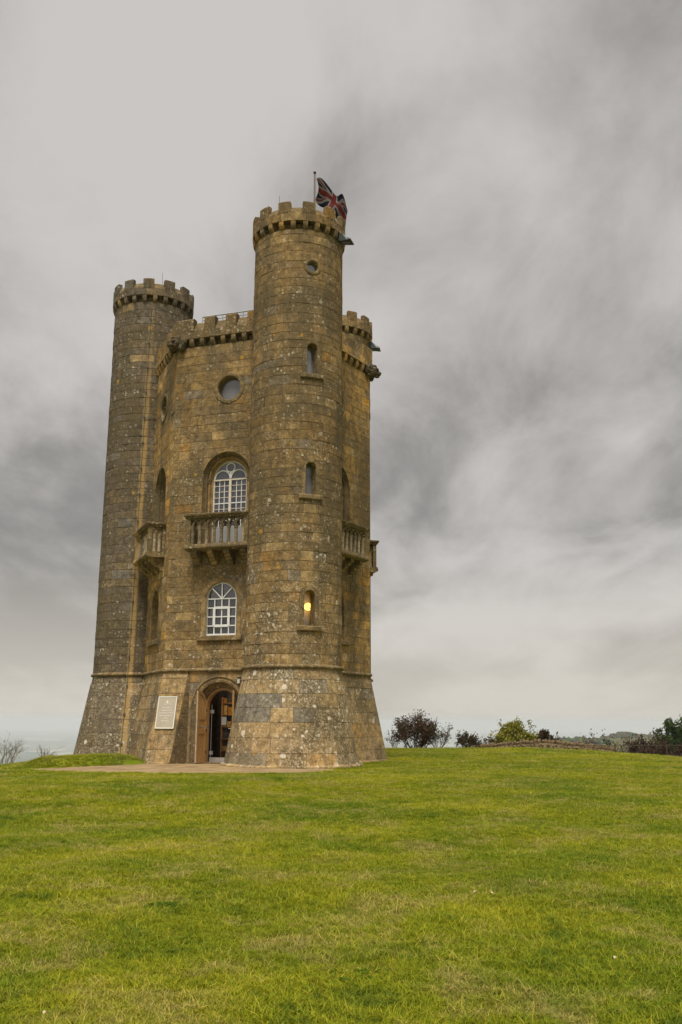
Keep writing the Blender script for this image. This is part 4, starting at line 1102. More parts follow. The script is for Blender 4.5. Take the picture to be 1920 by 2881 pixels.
def lettering(txt, x, y, width, size):
    cu_ = bpy.data.curves.new('lettering', 'FONT'); cu_.body = txt; cu_.align_x = 'CENTER'; cu_.size = size
    to_ = bpy.data.objects.new('tmp', cu_); sc.collection.objects.link(to_); bpy.context.view_layer.update()
    me_ = bpy.data.meshes.new_from_object(to_.evaluated_get(bpy.context.evaluated_depsgraph_get())); bpy.data.objects.remove(to_)
    xs_ = [v_.co.x for v_ in me_.vertices]; k = width / (max(xs_) - min(xs_))
    o_ = bpy.data.objects.new('lettering', me_); sc.collection.objects.link(o_); me_.materials.clear(); me_.materials.append(SIGN_INK)
    for v_ in me_.vertices:
        pp = Vector(SP_(x + v_.co.x * k, y + v_.co.y, 0.004)) - sg.location; v_.co = pp
    o_.parent = sg
for txt, y, wd, sz in (("BROADWAY TOWER", .815, .27, .04), ("Historic Features", .695, .36, .06), ("Vintage Snack Shop", .605, .42, .06), ("Tower & Museum Tickets", .515, .53, .06), ("Roof Viewing Platform", .425, .46, .06), ("Gift Shop", .335, .19, .06), ("Refreshments", .245, .28, .06)): lettering(txt, W_ / 2, y, wd, sz)

# ------------------------------------------------------------------ ground
def ground_material():
    m = newmat("turf_and_fields"); p = pos(); sep = N('ShaderNodeSeparateXYZ'); L(p, sep.inputs[0])
    b = noi(p, 0.22, 4, 0.6, 0.3); md = noi(p, 1.3, 5, 0.65, 0.4); f = noi(p, 22, 4, 0.7)
    c = mixc(mapr(b, 0.35, 0.65), (0.150, 0.200, 0.009), (0.26, 0.255, 0.014))
    c = mixc(mth('MULTIPLY', mapr(md, 0.50, 0.68), 0.6), c, (0.24, 0.20, 0.06))
    c = mixc(1.0, c, mixc(mapr(f, 0.3, 0.7), (0.45, 0.48, 0.4), (1.15, 1.15, 1.1)), 'MULTIPLY')
    # far fields
    mp = N('ShaderNodeMapping'); L(p, mp.inputs[0]); mp.inputs['Scale'].default_value = (0.0030, 0.0014, 0.0)
    vo = N('ShaderNodeTexVoronoi'); L(mp.outputs[0], vo.inputs['Vector']); vo.inputs['Scale'].default_value = 1.0
    sc_ = N('ShaderNodeSeparateColor'); L(vo.outputs['Color'], sc_.inputs[0])
    rp = N('ShaderNodeValToRGB'); L(sc_.outputs[0], rp.inputs[0]); rp.color_ramp.interpolation = 'CONSTANT'
    el = rp.color_ramp.elements; el[0].color = (0.05, 0.075, 0.03, 1); el[1].position = 0.3; el[1].color = (0.10, 0.12, 0.045, 1)
    for ps, cc in ((0.5, (0.16, 0.14, 0.08, 1)), (0.68, (0.035, 0.055, 0.025, 1)), (0.84, (0.20, 0.21, 0.12, 1)), (0.93, (0.42, 0.40, 0.34, 1))):
        q_ = el.new(ps); q_.color = cc
    far = mth('MULTIPLY', mapr(sep.outputs[2], -12, -60, 0, 1), 1.0)
    plat = mapr(sep.outputs[2], -2.0, -6.0, 0, 1)
    c = mixc(mth('MULTIPLY', plat, 0.8), c, (0.085, 0.072, 0.035))
    c = mixc(far, c, rp.outputs[0])
    out(bsdf(c, 0.95, 0.1, normal=bump(f, 0.5, 0.02))); return m
GROUND = ground_material()
mb = MB()
radii = [0.5]
while radii[-1] < 90: radii.append(radii[-1] + max(0.35, radii[-1] * 0.022))
while radii[-1] < 24000: radii.append(radii[-1] * 1.07)
NA = 360; rows = []
def angs():
    A = []; a = -180.0
    while a < 180: A.append(a); a += 0.5 if -35 < a < 35 else 3.0
    return A
AN = angs()
for rad in radii:
    rows.append([(rad * math.sin(R(a)), rad * math.cos(R(a)), terrain(rad * math.sin(R(a)), rad * math.cos(R(a)))) for a in AN])
mb.strip([[*r_] for r_ in rows], True)
g0 = mb.V((0, 0, terrain(0, 0.01)))
for i in range(len(AN)): mb.F(g0, i, (i + 1) % len(AN))
go = mb.build('ground', GROUND, None, smooth=True); go['kind'] = 'structure'

# paved apron before the door
def path_material():
    m = newmat("worn_sandstone_paving"); p = pos(); a = noi(p, 1.4, 5, 0.6, 0.4); f = noi(p, 18, 4, 0.7)
    c = mixc(mapr(a, 0.32, 0.68), (0.23, 0.155, 0.075), (0.42, 0.30, 0.165)); c = mixc(1.0, c, mixc(mapr(f, 0.3, 0.7), (0.65, 0.65, 0.65), (1.2, 1.2, 1.2)), 'MULTIPLY')
    out(bsdf(c, 0.9, 0.15, normal=bump(f, 0.5, 0.02))); return m
PATH = path_material()
path_c = [(-9.3, 29.9), (-8.4, 28.9), (-7.2, 27.9), (-5.5, 27.0), (-3.6, 26.6), (-1.9, 27.1), (-0.9, 28.3), (-0.2, 29.7), (-0.3, 31.0), (-2.0, 32.6), (-4.2, 33.2), (-6.0, 33.4), (-6.9, 32.6), (-7.3, 31.4), (-8.3, 30.7), (-9.0, 30.35)]
def in_path(x, y, grow=0.0):
    c = Vector((-4.6, 30.8)); px, py = c.x + (x - c.x) / (1 + grow), c.y + (y - c.y) / (1 + grow); ins = False
    n = len(path_c); j = n - 1
    for i in range(n):
        (x1, y1), (x2, y2) = path_c[i], path_c[j]
        if (y1 > py) != (y2 > py) and px < (x2 - x1) * (py - y1) / (y2 - y1) + x1: ins = not ins
        j = i
    return ins
mb = MB(); prn = random.Random(2)
def rim(k): # smooth ring
    out_ = []
    n = len(path_c)
    for i in range(n):
        p0, p1, p2, p3 = [Vector(path_c[(i + q) % n]) for q in (-1, 0, 1, 2)]
        for s_ in range(6):
            f_ = s_ / 6; out_.append(0.5 * ((2 * p1) + (p2 - p0) * f_ + (2 * p0 - 5 * p1 + 4 * p2 - p3) * f_ ** 2 + (3 * p1 - p0 - 3 * p2 + p3) * f_ ** 3))
    c = Vector((-4.6, 30.8)); return [c + (q - c) * k for q in out_]
loops = []
wob = [prn.uniform(-0.04, 0.04) for _ in range(len(path_c) * 6)]
for k in (1.0, 0.985, 0.9, 0.75, 0.55, 0.3, 0.05):
    loops.append([(q.x + wob[i] * k, q.y + wob[i] * k, terrain(q.x, q.y) + (-0.06 if k == 1 else 0.045 + 0.006 * mnoise.noise(Vector((q.x * 2, q.y * 2, 0))))) for i, q in enumerate(rim(k))])
mb.strip(loops, True)
pa_ = mb.build('path', PATH, None, smooth=True); pa_['kind'] = 'structure'

# grassy bank beside the left turret
def bank_h(x, y):
    a = ((x + 8.5) / 2.3, (y - 32.9) / 1.45); q = a[0] ** 2 + a[1] ** 2
    return 0.30 * (1 - ss(0.25, 1.0, q)) if q < 1 else 0.0
mb = MB(); n1, n2 = 40, 24; rows = []
for j in range(n2 + 1):
    row = []
    for i in range(n1 + 1):
        a = 2 * math.pi * i / n1; k = j / n2 * 1.02; x, y = -8.5 + 2.3 * k * math.cos(a), 32.9 + 1.45 * k * math.sin(a)
        row.append((x, y, terrain(x, y) + bank_h(x, y) + (0.012 if k < 1 else -0.05) + 0.03 * mnoise.noise(Vector((x * 1.5, y * 1.5, 2))) * (1 - k)))
    rows.append(row)
mb.strip(rows); bk_ = mb.build('grass_bank', GROUND, None, smooth=True, doubles=True); bk_['kind'] = 'structure'

# ------------------------------------------------------------------ grass (stuff): tufts scattered by geometry nodes
def grass_material():
    m = newmat("grass_blades"); p = pos()
    oi = N('ShaderNodeObjectInfo').outputs['Random']
    b = noi(p, 0.32, 4, 0.6, 0.4); md = noi(p, 0.9, 5, 0.65, 0.5); sm = noi(p, 5.0, 3, 0.6)
    c = mixc(mapr(b, 0.36, 0.64), (0.135, 0.210, 0.005), (0.345, 0.350, 0.009))
    c = mixc(mapr(oi, 0.55, 1.0, 0, 0.75), c, (0.40, 0.385, 0.020))
    straw = mth('MULTIPLY', mapr(mth('ADD', mth('MULTIPLY', md, 0.7), mth('MULTIPLY', sm, 0.3)), 0.49, 0.64, 0, 1), 0.72)
    c = mixc(straw, c, mixc(mapr(oi, 0, 1), (0.34, 0.29, 0.06), (0.54, 0.44, 0.15)))
    dark = mth('MULTIPLY', mapr(mth('ADD', mth('MULTIPLY', md, 0.6), mth('MULTIPLY', sm, 0.4)), 0.45, 0.34, 0, 1), 0.8)
    c = mixc(dark, c, (0.085, 0.150, 0.007))
    bt = N('ShaderNodeAttribute', attribute_name='tint').outputs['Color']; c = mixc(1.0, c, bt, 'MULTIPLY')
    d = N('ShaderNodeBsdfPrincipled'); L(c, d.inputs['Base Color']); d.inputs['Roughness'].default_value = 0.6; d.inputs['Specular IOR Level'].default_value = 0.25
    tr = N('ShaderNodeBsdfTranslucent'); L(c, tr.inputs[0])
    mx = N('ShaderNodeMixShader'); mx.inputs[0].default_value = 0.38; L(d.outputs[0], mx.inputs[1]); L(tr.outputs[0], mx.inputs[2]); out(mx.outputs[0]); return m
GRASS = grass_material()
tufts = []
tr_ = random.Random(77)
def make_tuft(nb, hmin, hmax, spread, lean):
    mb = MB()
    for _ in range(nb):
        a = tr_.uniform(0, 6.283); rr = spread * math.sqrt(tr_.random()); bx_, by_ = rr * math.cos(a), rr * math.sin(a)
        k_ = tr_.uniform(0.7, 1.35); mb.tint = (k_ * 1.5, k_ * 1.2, k_ * 2.2) if tr_.random() < .13 else (k_ * tr_.uniform(.85, 1.1), k_, k_)
        h = tr_.uniform(hmin, hmax); th_ = tr_.uniform(0, 6.283); ln = tr_.uniform(0.15, lean) * h; wd = tr_.uniform(0.0022, 0.0042)
        dx_, dy_ = math.cos(th_), math.sin(th_); px_, py_ = -dy_ * wd, dx_ * wd
        p0 = (bx_, by_, -0.01); p1 = (bx_ + dx_ * ln * .35, by_ + dy_ * ln * .35, h * .6); p2 = (bx_ + dx_ * ln, by_ + dy_ * ln, h * tr_.uniform(.75, 1))
        i = [mb.V((p0[0] + px_, p0[1] + py_, p0[2])), mb.V((p0[0] - px_, p0[1] - py_, p0[2])), mb.V((p1[0] - px_ * .8, p1[1] - py_ * .8, p1[2])), mb.V((p1[0] + px_ * .8, p1[1] + py_ * .8, p1[2])), mb.V(p2)]
        mb.F(i[0], i[1], i[2], i[3]); mb.F(i[3], i[2], i[4])
    o = mb.build('tuft', GRASS, None); sc.collection.objects.unlink(o); return o
protos = [make_tuft(26, 0.025, 0.06, 0.045, 1.6), make_tuft(26, 0.02, 0.05, 0.05, 2.0), make_tuft(22, 0.03, 0.075, 0.05, 1.7), make_tuft(16, 0.04, 0.10, 0.05, 1.9)]
nr = np.random.default_rng(3)
def foot(x, y):
    """inside the tower base?"""
    q = Vector((x, y))
    for c in (T1, T2, T3):
        if (q - c).length < 2.22: return True
    for wl in (wall_door, wall_left, wall_right, wall_far):
        pass
    poly = [T1, V1 + b1 * .65, T3, V3, T2, V5 + b5 * .65]; ins = False; j = 5
    for i in range(6):
        a, b = poly[i], poly[j]
        if (a.y > y) != (b.y > y) and x < (b.x - a.x) * (y - a.y) / (b.y - a.y) + a.x: ins = not ins
        j = i
    return ins
pts = []; scl = []
def scatter(y0, y1, dens, s0, s1):
    area = 0.5 * (y0 + y1) * 0.86 * (y1 - y0); n = int(area * dens)
    for _ in range(n):
        # uniform over the wedge in view
        y = math.sqrt(nr.uniform(y0 * y0, y1 * y1)); x = nr.uniform(-0.43, 0.43) * y
        if 26 < y < 45 and (in_path(x, y, -0.012) or foot(x, y)): continue
        q = mnoise.noise(Vector((x * 0.5, y * 0.5, 8))) * .5 + mnoise.noise(Vector((x * 1.7, y * 1.7, 5))) * .4
        z = terrain(x, y) + bank_h(x, y) + (0.012 if bank_h(x, y) > 0 else 0)
        pts.append((x, y, z)); scl.append(nr.uniform(s0, s1) * (1 + 0.55 * q))
scatter(4.2, 8.5, 1900, 0.55, 0.92)
scatter(8.5, 15, 900, 0.6, 0.95)
scatter(15, 27, 330, 0.65, 1.0)
scatter(27, 58, 100, 0.7, 1.1)
for _ in range(2600):      # the bank
    a = nr.uniform(0, 6.283); q = math.sqrt(nr.uniform(0, 1.1)); x, y = -8.5 + 2.3 * q * math.cos(a), 32.9 + 1.45 * q * math.sin(a)
    if foot(x, y) or in_path(x, y, -0.03): continue
    pts.append((x, y, terrain(x, y) + bank_h(x, y) + .012)); scl.append(nr.uniform(.7, 1.2))
for C_, n_ in ((T1, 900), (T2, 500)):      # longer tufts left by the mower along the foot of the turrets
    for _ in range(n_):
        a = nr.uniform(0, 6.283); q = nr.uniform(2.27, 2.42); x, y = C_.x + q * math.cos(a), C_.y + q * math.sin(a)
        if in_path(x, y, -0.02) and nr.uniform() < .93: continue
        pts.append((x, y, terrain(x, y) + bank_h(x, y))); scl.append(nr.uniform(.9, 1.9))
gm = bpy.data.meshes.new('grass'); gm.from_pydata(pts, [], [])
npt = len(pts)
a_ = gm.attributes.new('scl', 'FLOAT', 'POINT'); a_.data.foreach_set('value', np.array(scl, dtype=np.float32))
rot = np.zeros((npt, 3), dtype=np.float32); rot[:, 2] = nr.uniform(0, 6.283, npt); rot[:, 0] = nr.normal(0, .12, npt); rot[:, 1] = nr.normal(0, .12, npt)
a_ = gm.attributes.new('rot', 'FLOAT_VECTOR', 'POINT'); a_.data.foreach_set('vector', rot.ravel())
a_ = gm.attributes.new('pick', 'INT', 'POINT'); a_.data.foreach_set('value', nr.choice(4, npt, p=[.36, .34, .22, .08]).astype(np.int32))
gro = bpy.data.objects.new('grass', gm); sc.collection.objects.link(gro)
tag(gro, "short green and straw coloured turf covering the hilltop", "grass", kind='stuff')
gt = bpy.data.node_groups.new('scatter_tufts', 'GeometryNodeTree')
gt.interface.new_socket('Geometry', in_out='INPUT', socket_type='NodeSocketGeometry'); gt.interface.new_socket('Geometry', in_out='OUTPUT', socket_type='NodeSocketGeometry')
gi = gt.nodes.new('NodeGroupInput'); gout = gt.nodes.new('NodeGroupOutput'); iop = gt.nodes.new('GeometryNodeInstanceOnPoints'); g2 = gt.nodes.new('GeometryNodeGeometryToInstance')
for o in reversed(protos):
    oi_ = gt.nodes.new('GeometryNodeObjectInfo'); oi_.inputs['Object'].default_value = o; oi_.inputs['As Instance'].default_value = True; gt.links.new(oi_.outputs['Geometry'], g2.inputs[0])
def named(n, ty):
    q = gt.nodes.new('GeometryNodeInputNamedAttribute'); q.data_type = ty; q.inputs['Name'].default_value = n; return q.outputs['Attribute']
gt.links.new(gi.outputs[0], iop.inputs['Points']); gt.links.new(g2.outputs[0], iop.inputs['Instance']); iop.inputs['Pick Instance'].default_value = True
gt.links.new(named('pick', 'INT'), iop.inputs['Instance Index']); gt.links.new(named('scl', 'FLOAT'), iop.inputs['Scale'])
gt.links.new(named('rot', 'FLOAT_VECTOR'), iop.inputs['Rotation'])
gt.links.new(iop.outputs[0], gout.inputs[0])
md_ = gro.modifiers.new('scatter', 'NODES'); md_.node_group = gt

# ------------------------------------------------------------------ shrubs and trees
def leaf_mat(name, cols, tr=0.3):
    m = newmat(name); p = pos(); at = N('ShaderNodeAttribute', attribute_name='tint').outputs['Color']
    n = noi(p, 1.6, 3, 0.6); c = mixc(1.0, at, mixc(mapr(n, 0.3, 0.7), (0.7, 0.7, 0.7), (1.25, 1.25, 1.2)), 'MULTIPLY')
    d = N('ShaderNodeBsdfDiffuse'); L(c, d.inputs[0]); t_ = N('ShaderNodeBsdfTranslucent'); L(c, t_.inputs[0])
    mx = N('ShaderNodeMixShader'); mx.inputs[0].default_value = tr; L(d.outputs[0], mx.inputs[1]); L(t_.outputs[0], mx.inputs[2]); out(mx.outputs[0]); return m
LEAF = leaf_mat("leaves", None)
BARK = simple("grey_brown_bark", (0.085, 0.062, 0.045), 0.9, 0.1, var=0.4, scale=14)
PALEBARK = simple("pale_bark", (0.22, 0.19, 0.15), 0.9, 0.1, var=0.3, scale=14)
def shrub(name, label, cat, x, y, h, wdt, seed, stems=7, leaves=1400, leaf=(0.05, 0.09), cols=((0.07, 0.03, 0.025),), bark=None, group=None, zoff=0.0, bare=0.0, upright=0.6, levels=4, lean=0.0, trunk=0.0, fill=1.0, dense=False):
    r = random.Random(seed); z0 = terrain(x, y) - 0.1 + zoff
    root = empty(name, (x, y, z0), label, cat, group)
    wood = MB(); lf = MB(); tips = []
    def grow(p, d, ln, rad, lev):
        segs = 3; pts_ = [p]; q = p
        for _ in range(segs):
            d = (d + Vector((r.gauss(0, .16), r.gauss(0, .16), r.gauss(0.03, .10)))).normalized(); q = q + d * (ln / segs); pts_.append(q)
        wood.tube(pts_, [rad, rad * .85, rad * .7, rad * .55], 4 if lev > 1 else 5, cap=False)
        if lev >= levels - 1: tips.extend(pts_[1:])
        elif lev >= 2 or dense: tips.extend(pts_[1:])
        if lev < levels:
            for k in range(r.choice((2, 3, 3)) if lev < levels - 1 else 3):
                a = r.uniform(0, 6.283); sp = r.uniform(.35, .95)
                side = Vector((math.cos(a), math.sin(a), r.uniform(-.25, .5)))
                st = pts_[r.choice((1, 2, 3))] if k else pts_[-1]
                grow(st, (d + side * sp).normalized(), ln * r.uniform(.55, .8), rad * .52, lev + 1)
    base_len = h * 0.42
    top = Vector((x, y, z0))
    if trunk:
        wood.tube([(x, y, z0), (x + .03, y, z0 + trunk * .5), (x - .02, y, z0 + trunk)], [h * .035, h * .028, h * .024], 7); top = Vector((x, y, z0 + trunk))
    for k in range(stems):
        a = r.uniform(0, 6.283); o_ = r.uniform(0, wdt * 0.22) * (0.25 if trunk else 1)
        d = Vector((math.cos(a) * (1 - upright) * 1.6 + lean, math.sin(a) * (1 - upright) * 1.2, upright + .25)).normalized()
        grow(top + Vector((math.cos(a) * o_, math.sin(a) * o_, 0)), d, base_len * r.uniform(.75, 1.1) * (0.9 if trunk else 1), h * 0.014, 1)
    # squeeze to the wanted size
    def fit(vs):
        zs_ = sorted(v_[2] for v_ in wood.v)[int(len(wood.v) * .985)] - z0; xs_ = [abs(v_[0] - x) for v_ in wood.v]; xs_.sort(); xm = xs_[int(len(xs_) * .985)]
        kz, kx = h * (.84 if trunk else .95) / zs_, (wdt / 2) / max(.1, xm)
        return kz, kx
    kz, kx = fit(wood.v)
    sq = lambda p: (x + (p[0] - x) * kx, y + (p[1] - y) * kx, z0 + (p[2] - z0) * kz)
    wood.v = [sq(p) for p in wood.v]; tips = [Vector(sq(p)) for p in tips]
    wo_ = wood.build('branches' if not trunk else 'trunk', bark or BARK, root)
    if trunk:      # clumps of leaves through the volume of the crown
        cl = []
        while len(cl) < 46:
            d = Vector((r.uniform(-1, 1), r.uniform(-1, 1), r.uniform(-.75, 1)))
            if 0.35 < d.length < 1.0: cl.append(Vector((x + d.x * wdt * .44, y + d.y * wdt * .44, z0 + h * .58 + d.z * h * .36)))
        tips += [c + Vector((r.gauss(0, wdt * .05), r.gauss(0, wdt * .05), r.gauss(0, h * .035))) for c in cl for _ in range(len(tips) // 22)]
    if leaves:
        for _ in range(leaves):
            c = r.choice(tips)
            if bare and (c.z - z0) / h > r.uniform(bare, 1.15): continue
            c = c + Vector((r.gauss(0, .06 * fill), r.gauss(0, .06 * fill), r.gauss(0, .05 * fill))) * max(1, h * .5)
            s_ = r.uniform(*leaf); n_ = Vector((r.gauss(0, 1), r.gauss(0, 1), r.gauss(.4, 1))).normalized(); a_v = n_.orthogonal().normalized(); b_v = n_.cross(a_v)
            col = r.choice(cols); k = r.uniform(.65, 1.35); lf.tint = tuple(v_ * k for v_ in col)
            lf.F(lf.V(c - a_v * s_), lf.V(c + b_v * s_ * .55), lf.V(c + a_v * s_), lf.V(c - b_v * s_ * .55))
        lf.build('crown' if trunk else 'foliage', LEAF, root)
    return root
RED = ((0.115, 0.045, 0.035), (0.085, 0.050, 0.032), (0.075, 0.065, 0.032), (0.11, 0.072, 0.038))
OLV = ((0.06, 0.065, 0.022), (0.05, 0.045, 0.02))
YG = ((0.27, 0.25, 0.035), (0.22, 0.22, 0.03), (0.32, 0.28, 0.06), (0.14, 0.15, 0.02))
BRN = ((0.07, 0.048, 0.028), (0.05, 0.042, 0.024), (0.09, 0.06, 0.03))
RUS = ((0.075, 0.045, 0.032), (0.06, 0.040, 0.03), (0.09, 0.055, 0.035))
GRN = ((0.055, 0.095, 0.025), (0.075, 0.12, 0.03), (0.04, 0.07, 0.02))
def X(px, Y): return (px - 784) / 2200 * Y * 0.977
# hawthorns right of the tower
shrub('hawthorn_shrub', "thin upright hawthorn with few dark red leaves touching the tower base on its right", "shrub", X(905, 50), 50, 1.6, 1.3, 1, 7, 420, (0.035, 0.06), RED, group="hawthorns right of the tower", upright=.7)
shrub('hawthorn_shrub', "broadest dense dark red hawthorn bush right of the tower", "shrub", X(955, 51), 51, 1.85, 2.5, 2, 24, 5200, (0.035, 0.07), RED, group="hawthorns right of the tower", upright=.5, fill=1.5, dense=True)
shrub('hawthorn_shrub', "nearly bare rounded hawthorn at the right end of the hawthorn group", "shrub", X(1006, 50), 50, 1.4, 1.5, 3, 10, 500, (0.03, 0.05), OLV, group="hawthorns right of the tower", upright=.42, levels=5)
shrub('low_shrub', "small loose brownish bush left of the dry stone wall", "shrub", X(1072, 52), 52, 1.05, 1.3, 4, 12, 1500, (0.035, 0.065), BRN, upright=.45, dense=True)
shrub('low_shrub', "tiny dark bush at the left end of the dry stone wall", "shrub", X(1112, 54), 54, .95, 1.4, 41, 10, 900, (0.035, 0.065), BRN, upright=.45, dense=True)
# beyond the wall
shrub('field_tree', "yellow green leafy small tree behind the dry stone wall", "tree", X(1182, 70), 70, 4.35, 3.1, 5, 20, 15000, (0.06, 0.11), YG, bark=PALEBARK, upright=.42, trunk=1.2, fill=.6, dense=True)
shrub('field_tree', "dark brown bushy small tree beside the yellow green tree", "tree", X(1252, 70), 70, 3.75, 2.3, 6, 16, 8000, (0.06, 0.11), BRN, upright=.42, trunk=1.0, fill=.6, dense=True)
# left, bare twigs at the edge of the slope
shrub('bare_shrub', "bare twiggy shrub at the left picture edge on the slope", "shrub", X(18, 43), 43, 1.35, 1.7, 8, 11, 120, (0.02, 0.035), BRN, bark=PALEBARK, upright=.72, levels=4)
shrub('bare_shrub', "thin bare weed stems between the left shrub and the tower", "shrub", X(118, 42), 42, 0.75, 1.0, 9, 8, 30, (0.015, 0.03), BRN, bark=PALEBARK, upright=.85, levels=3)

# ------------------------------------------------------------------ dry stone wall
WS = simple("field_wall_stone", (0.19, 0.135, 0.075), 0.95, 0.1, var=0.45, scale=9, bmp=0.6)
dsw = empty('dry_stone_wall', (10, 52, terrain(10, 52)), "low tumbledown brown dry stone wall with upright coping stones along the crest", "wall")
r = random.Random(21)
wp = [(X(1085, 53), 53.0), (X(1160, 52), 52.0), (X(1250, 51), 51.0), (X(1330, 51), 51.0), (X(1405, 52), 52.0)]
wtop = [1710, 1702, 1696, 1704, 1712]
def wall_pt(s):
    k = min(int(s * 4), 3); f_ = s * 4 - k; a, b = wp[k], wp[k + 1]
    x, y = a[0] + (b[0] - a[0]) * f_, a[1] + (b[1] - a[1]) * f_
    py = wtop[k] + (wtop[k + 1] - wtop[k]) * f_
    return x, y, EYE.z - (py - 1659.5 - (x / y) * 9) / 2200 * y * 1.045, math.atan2(b[1] - a[1], b[0] - a[0])
def rubble(c, ex, sz, yaw, name='stone'):
    mb = MB(); mb.li = .4; cy, sy = math.cos(yaw), math.sin(yaw)
    n_, m_ = 6, 3; rows = []
    for j in range(m_ + 1):
        zz = -1 + 2 * j / m_; rr = (0.78, 1.0, 1.0, 0.70)[j]; row = []
        for k in range(n_):
            a = 2 * math.pi * k / n_ + .4; kx = rr * r.uniform(.85, 1.12)
            dx_, dy_, dz_ = math.cos(a) * kx * sz[0], math.sin(a) * kx * sz[1], zz * sz[2] * r.uniform(.92, 1.08)
            row.append((c[0] + dx_ * cy - dy_ * sy, c[1] + dx_ * sy + dy_ * cy, c[2] + dz_))
        rows.append(row)
    ids = mb.strip(rows, True); mb.F(*ids[-1]); mb.F(*reversed(ids[0]))
    mb.tint = (.2, .15, .1); mb.build(name, WS, dsw)
s_ = 0.0; tot = 7.6
while s_ < 1:
    x, y, zt, yaw = wall_pt(s_); hh = r.uniform(.09, .15) * (0.6 if r.random() < .12 else 1); wd = r.uniform(.06, .12)
    rubble((x, y + r.uniform(-.03, .03), zt - .12 + r.uniform(-.03, .02)), None, (wd, .17, hh), yaw + r.gauss(0, .2), 'coping_stone'); s_ += (wd * 1.9) / tot
for lay_ in range(3):
    s_ = r.uniform(0, .02)
    while s_ < 1:
        x, y, zt, yaw = wall_pt(s_); ln = r.uniform(.12, .24)
        rubble((x, y + r.uniform(-.03, .03), zt - .30 - .15 * lay_), None, (ln / 1.7, .2, .085), yaw + r.gauss(0, .05)); s_ += ln * 1.15 / tot
mb = MB()
sec = [wall_pt(k / 24) for k in range(25)]
mb.strip([[(x, y - .14, zt - .9) for x, y, zt, _ in sec], [(x, y - .12, zt - .2) for x, y, zt, _ in sec], [(x, y + .12, zt - .2) for x, y, zt, _ in sec], [(x, y + .14, zt - .9) for x, y, zt, _ in sec]])
mb.build('wall_core', MORTAR, dsw)

# ------------------------------------------------------------------ wire fence on the right
fe = empty('wire_fence', (15, 49, terrain(15, 49)), "post and wire fence with two dark strands crossing the crest at the right", "fence")
fx = [X(1295, 49) + k * 2.6 for k in range(6)]
def strand(py):
    q = MB(); q.tube([(x, 49 + .1 * k, EYE.z - (py - 1659.5 - (x / 49) * 9) / 2200 * 49 * 1.045 - (0.015 if k % 2 else 0)) for k, x in enumerate(fx)], 0.016, 5); q.build('wire', BARK, fe)
strand(1710); strand(1731)
for k, x in enumerate(fx[1:], 1):
    y = 49 + .1 * k; g_ = terrain(x, y); q = MB(); zt = EYE.z - (1706 - 1659.5 - (x / 49) * 9) / 2200 * 49 * 1.045
    q.tube([(x, y + .03, g_ - .3), (x, y + .03, zt)], 0.030, 7); q.build('post', BARK, fe)

# ------------------------------------------------------------------ hedges, right-hand trees, distant woods
def at(px, py, Y): # point seen at a pixel column, height from its row
    return (px - 784) / 2200 * Y * .977, Y
def bush_at(px, ytop, Y, wpx, seed, cols, label, name='hedge_bush', cat='shrub', leaves=4200, group=None, stems=16, leaf=(.10, .19), bark=None, trunk=0.0, up=.5, levels=4, fill=1.3):
    x, y = at(px, 0, Y); zt = EYE.z - (ytop - 1659.5 - (x / y) * 9) / 2200 * y * 1.045; z0 = terrain(x, y) - .1
    return shrub(name, label, cat, x, y, max(0.9, (zt - z0) * (1.06 if trunk else .92)), wpx / 2200 * y, seed, stems, leaves, leaf, cols, group=group, upright=up, trunk=trunk, levels=levels, bark=bark, fill=fill, dense=True)
HG = "hedgerow bushes beyond the wire fence"
bush_at(1355, 1690, 150, 34, 50, BRN, "low brown bush farthest left in the hedgerow beyond the wall", group=HG)
bush_at(1400, 1694, 140, 44, 51, OLV, "olive bush second from left in the hedgerow", group=HG)
bush_at(1436, 1682, 120, 46, 52, RUS, "bare grey twiggy tree in the hedgerow left of the russet bush", name='hedge_tree', cat='tree', leaves=500, up=.6, levels=5)
bush_at(1466, 1688, 110, 60, 53, RUS, "rounded russet brown bush in the middle of the hedgerow", group=HG, leaves=6000)
bush_at(1512, 1690, 115, 50, 54, BRN, "tan brown bush left of the dark green tree", group=HG, leaves=5000)
bush_at(1545, 1700, 95, 60, 55, RUS, "low russet bush in front of the dark green tree", group=HG, leaves=5000)
bush_at(1500, 1706, 95, 60, 56, RUS, "lowest russet bush just above the fence wires", group=HG, leaves=5000)
bush_at(1590, 1702, 95, 60, 57, RUS, "russet bush cut by the right picture edge", group=HG, leaves=5000)
bush_at(1562, 1657, 125, 96, 58, GRN, "dense dark green tree at the right picture edge", name='evergreen_tree', cat='tree', leaves=24000, leaf=(.13, .24), trunk=1.5, up=.45, stems=26, fill=.5)

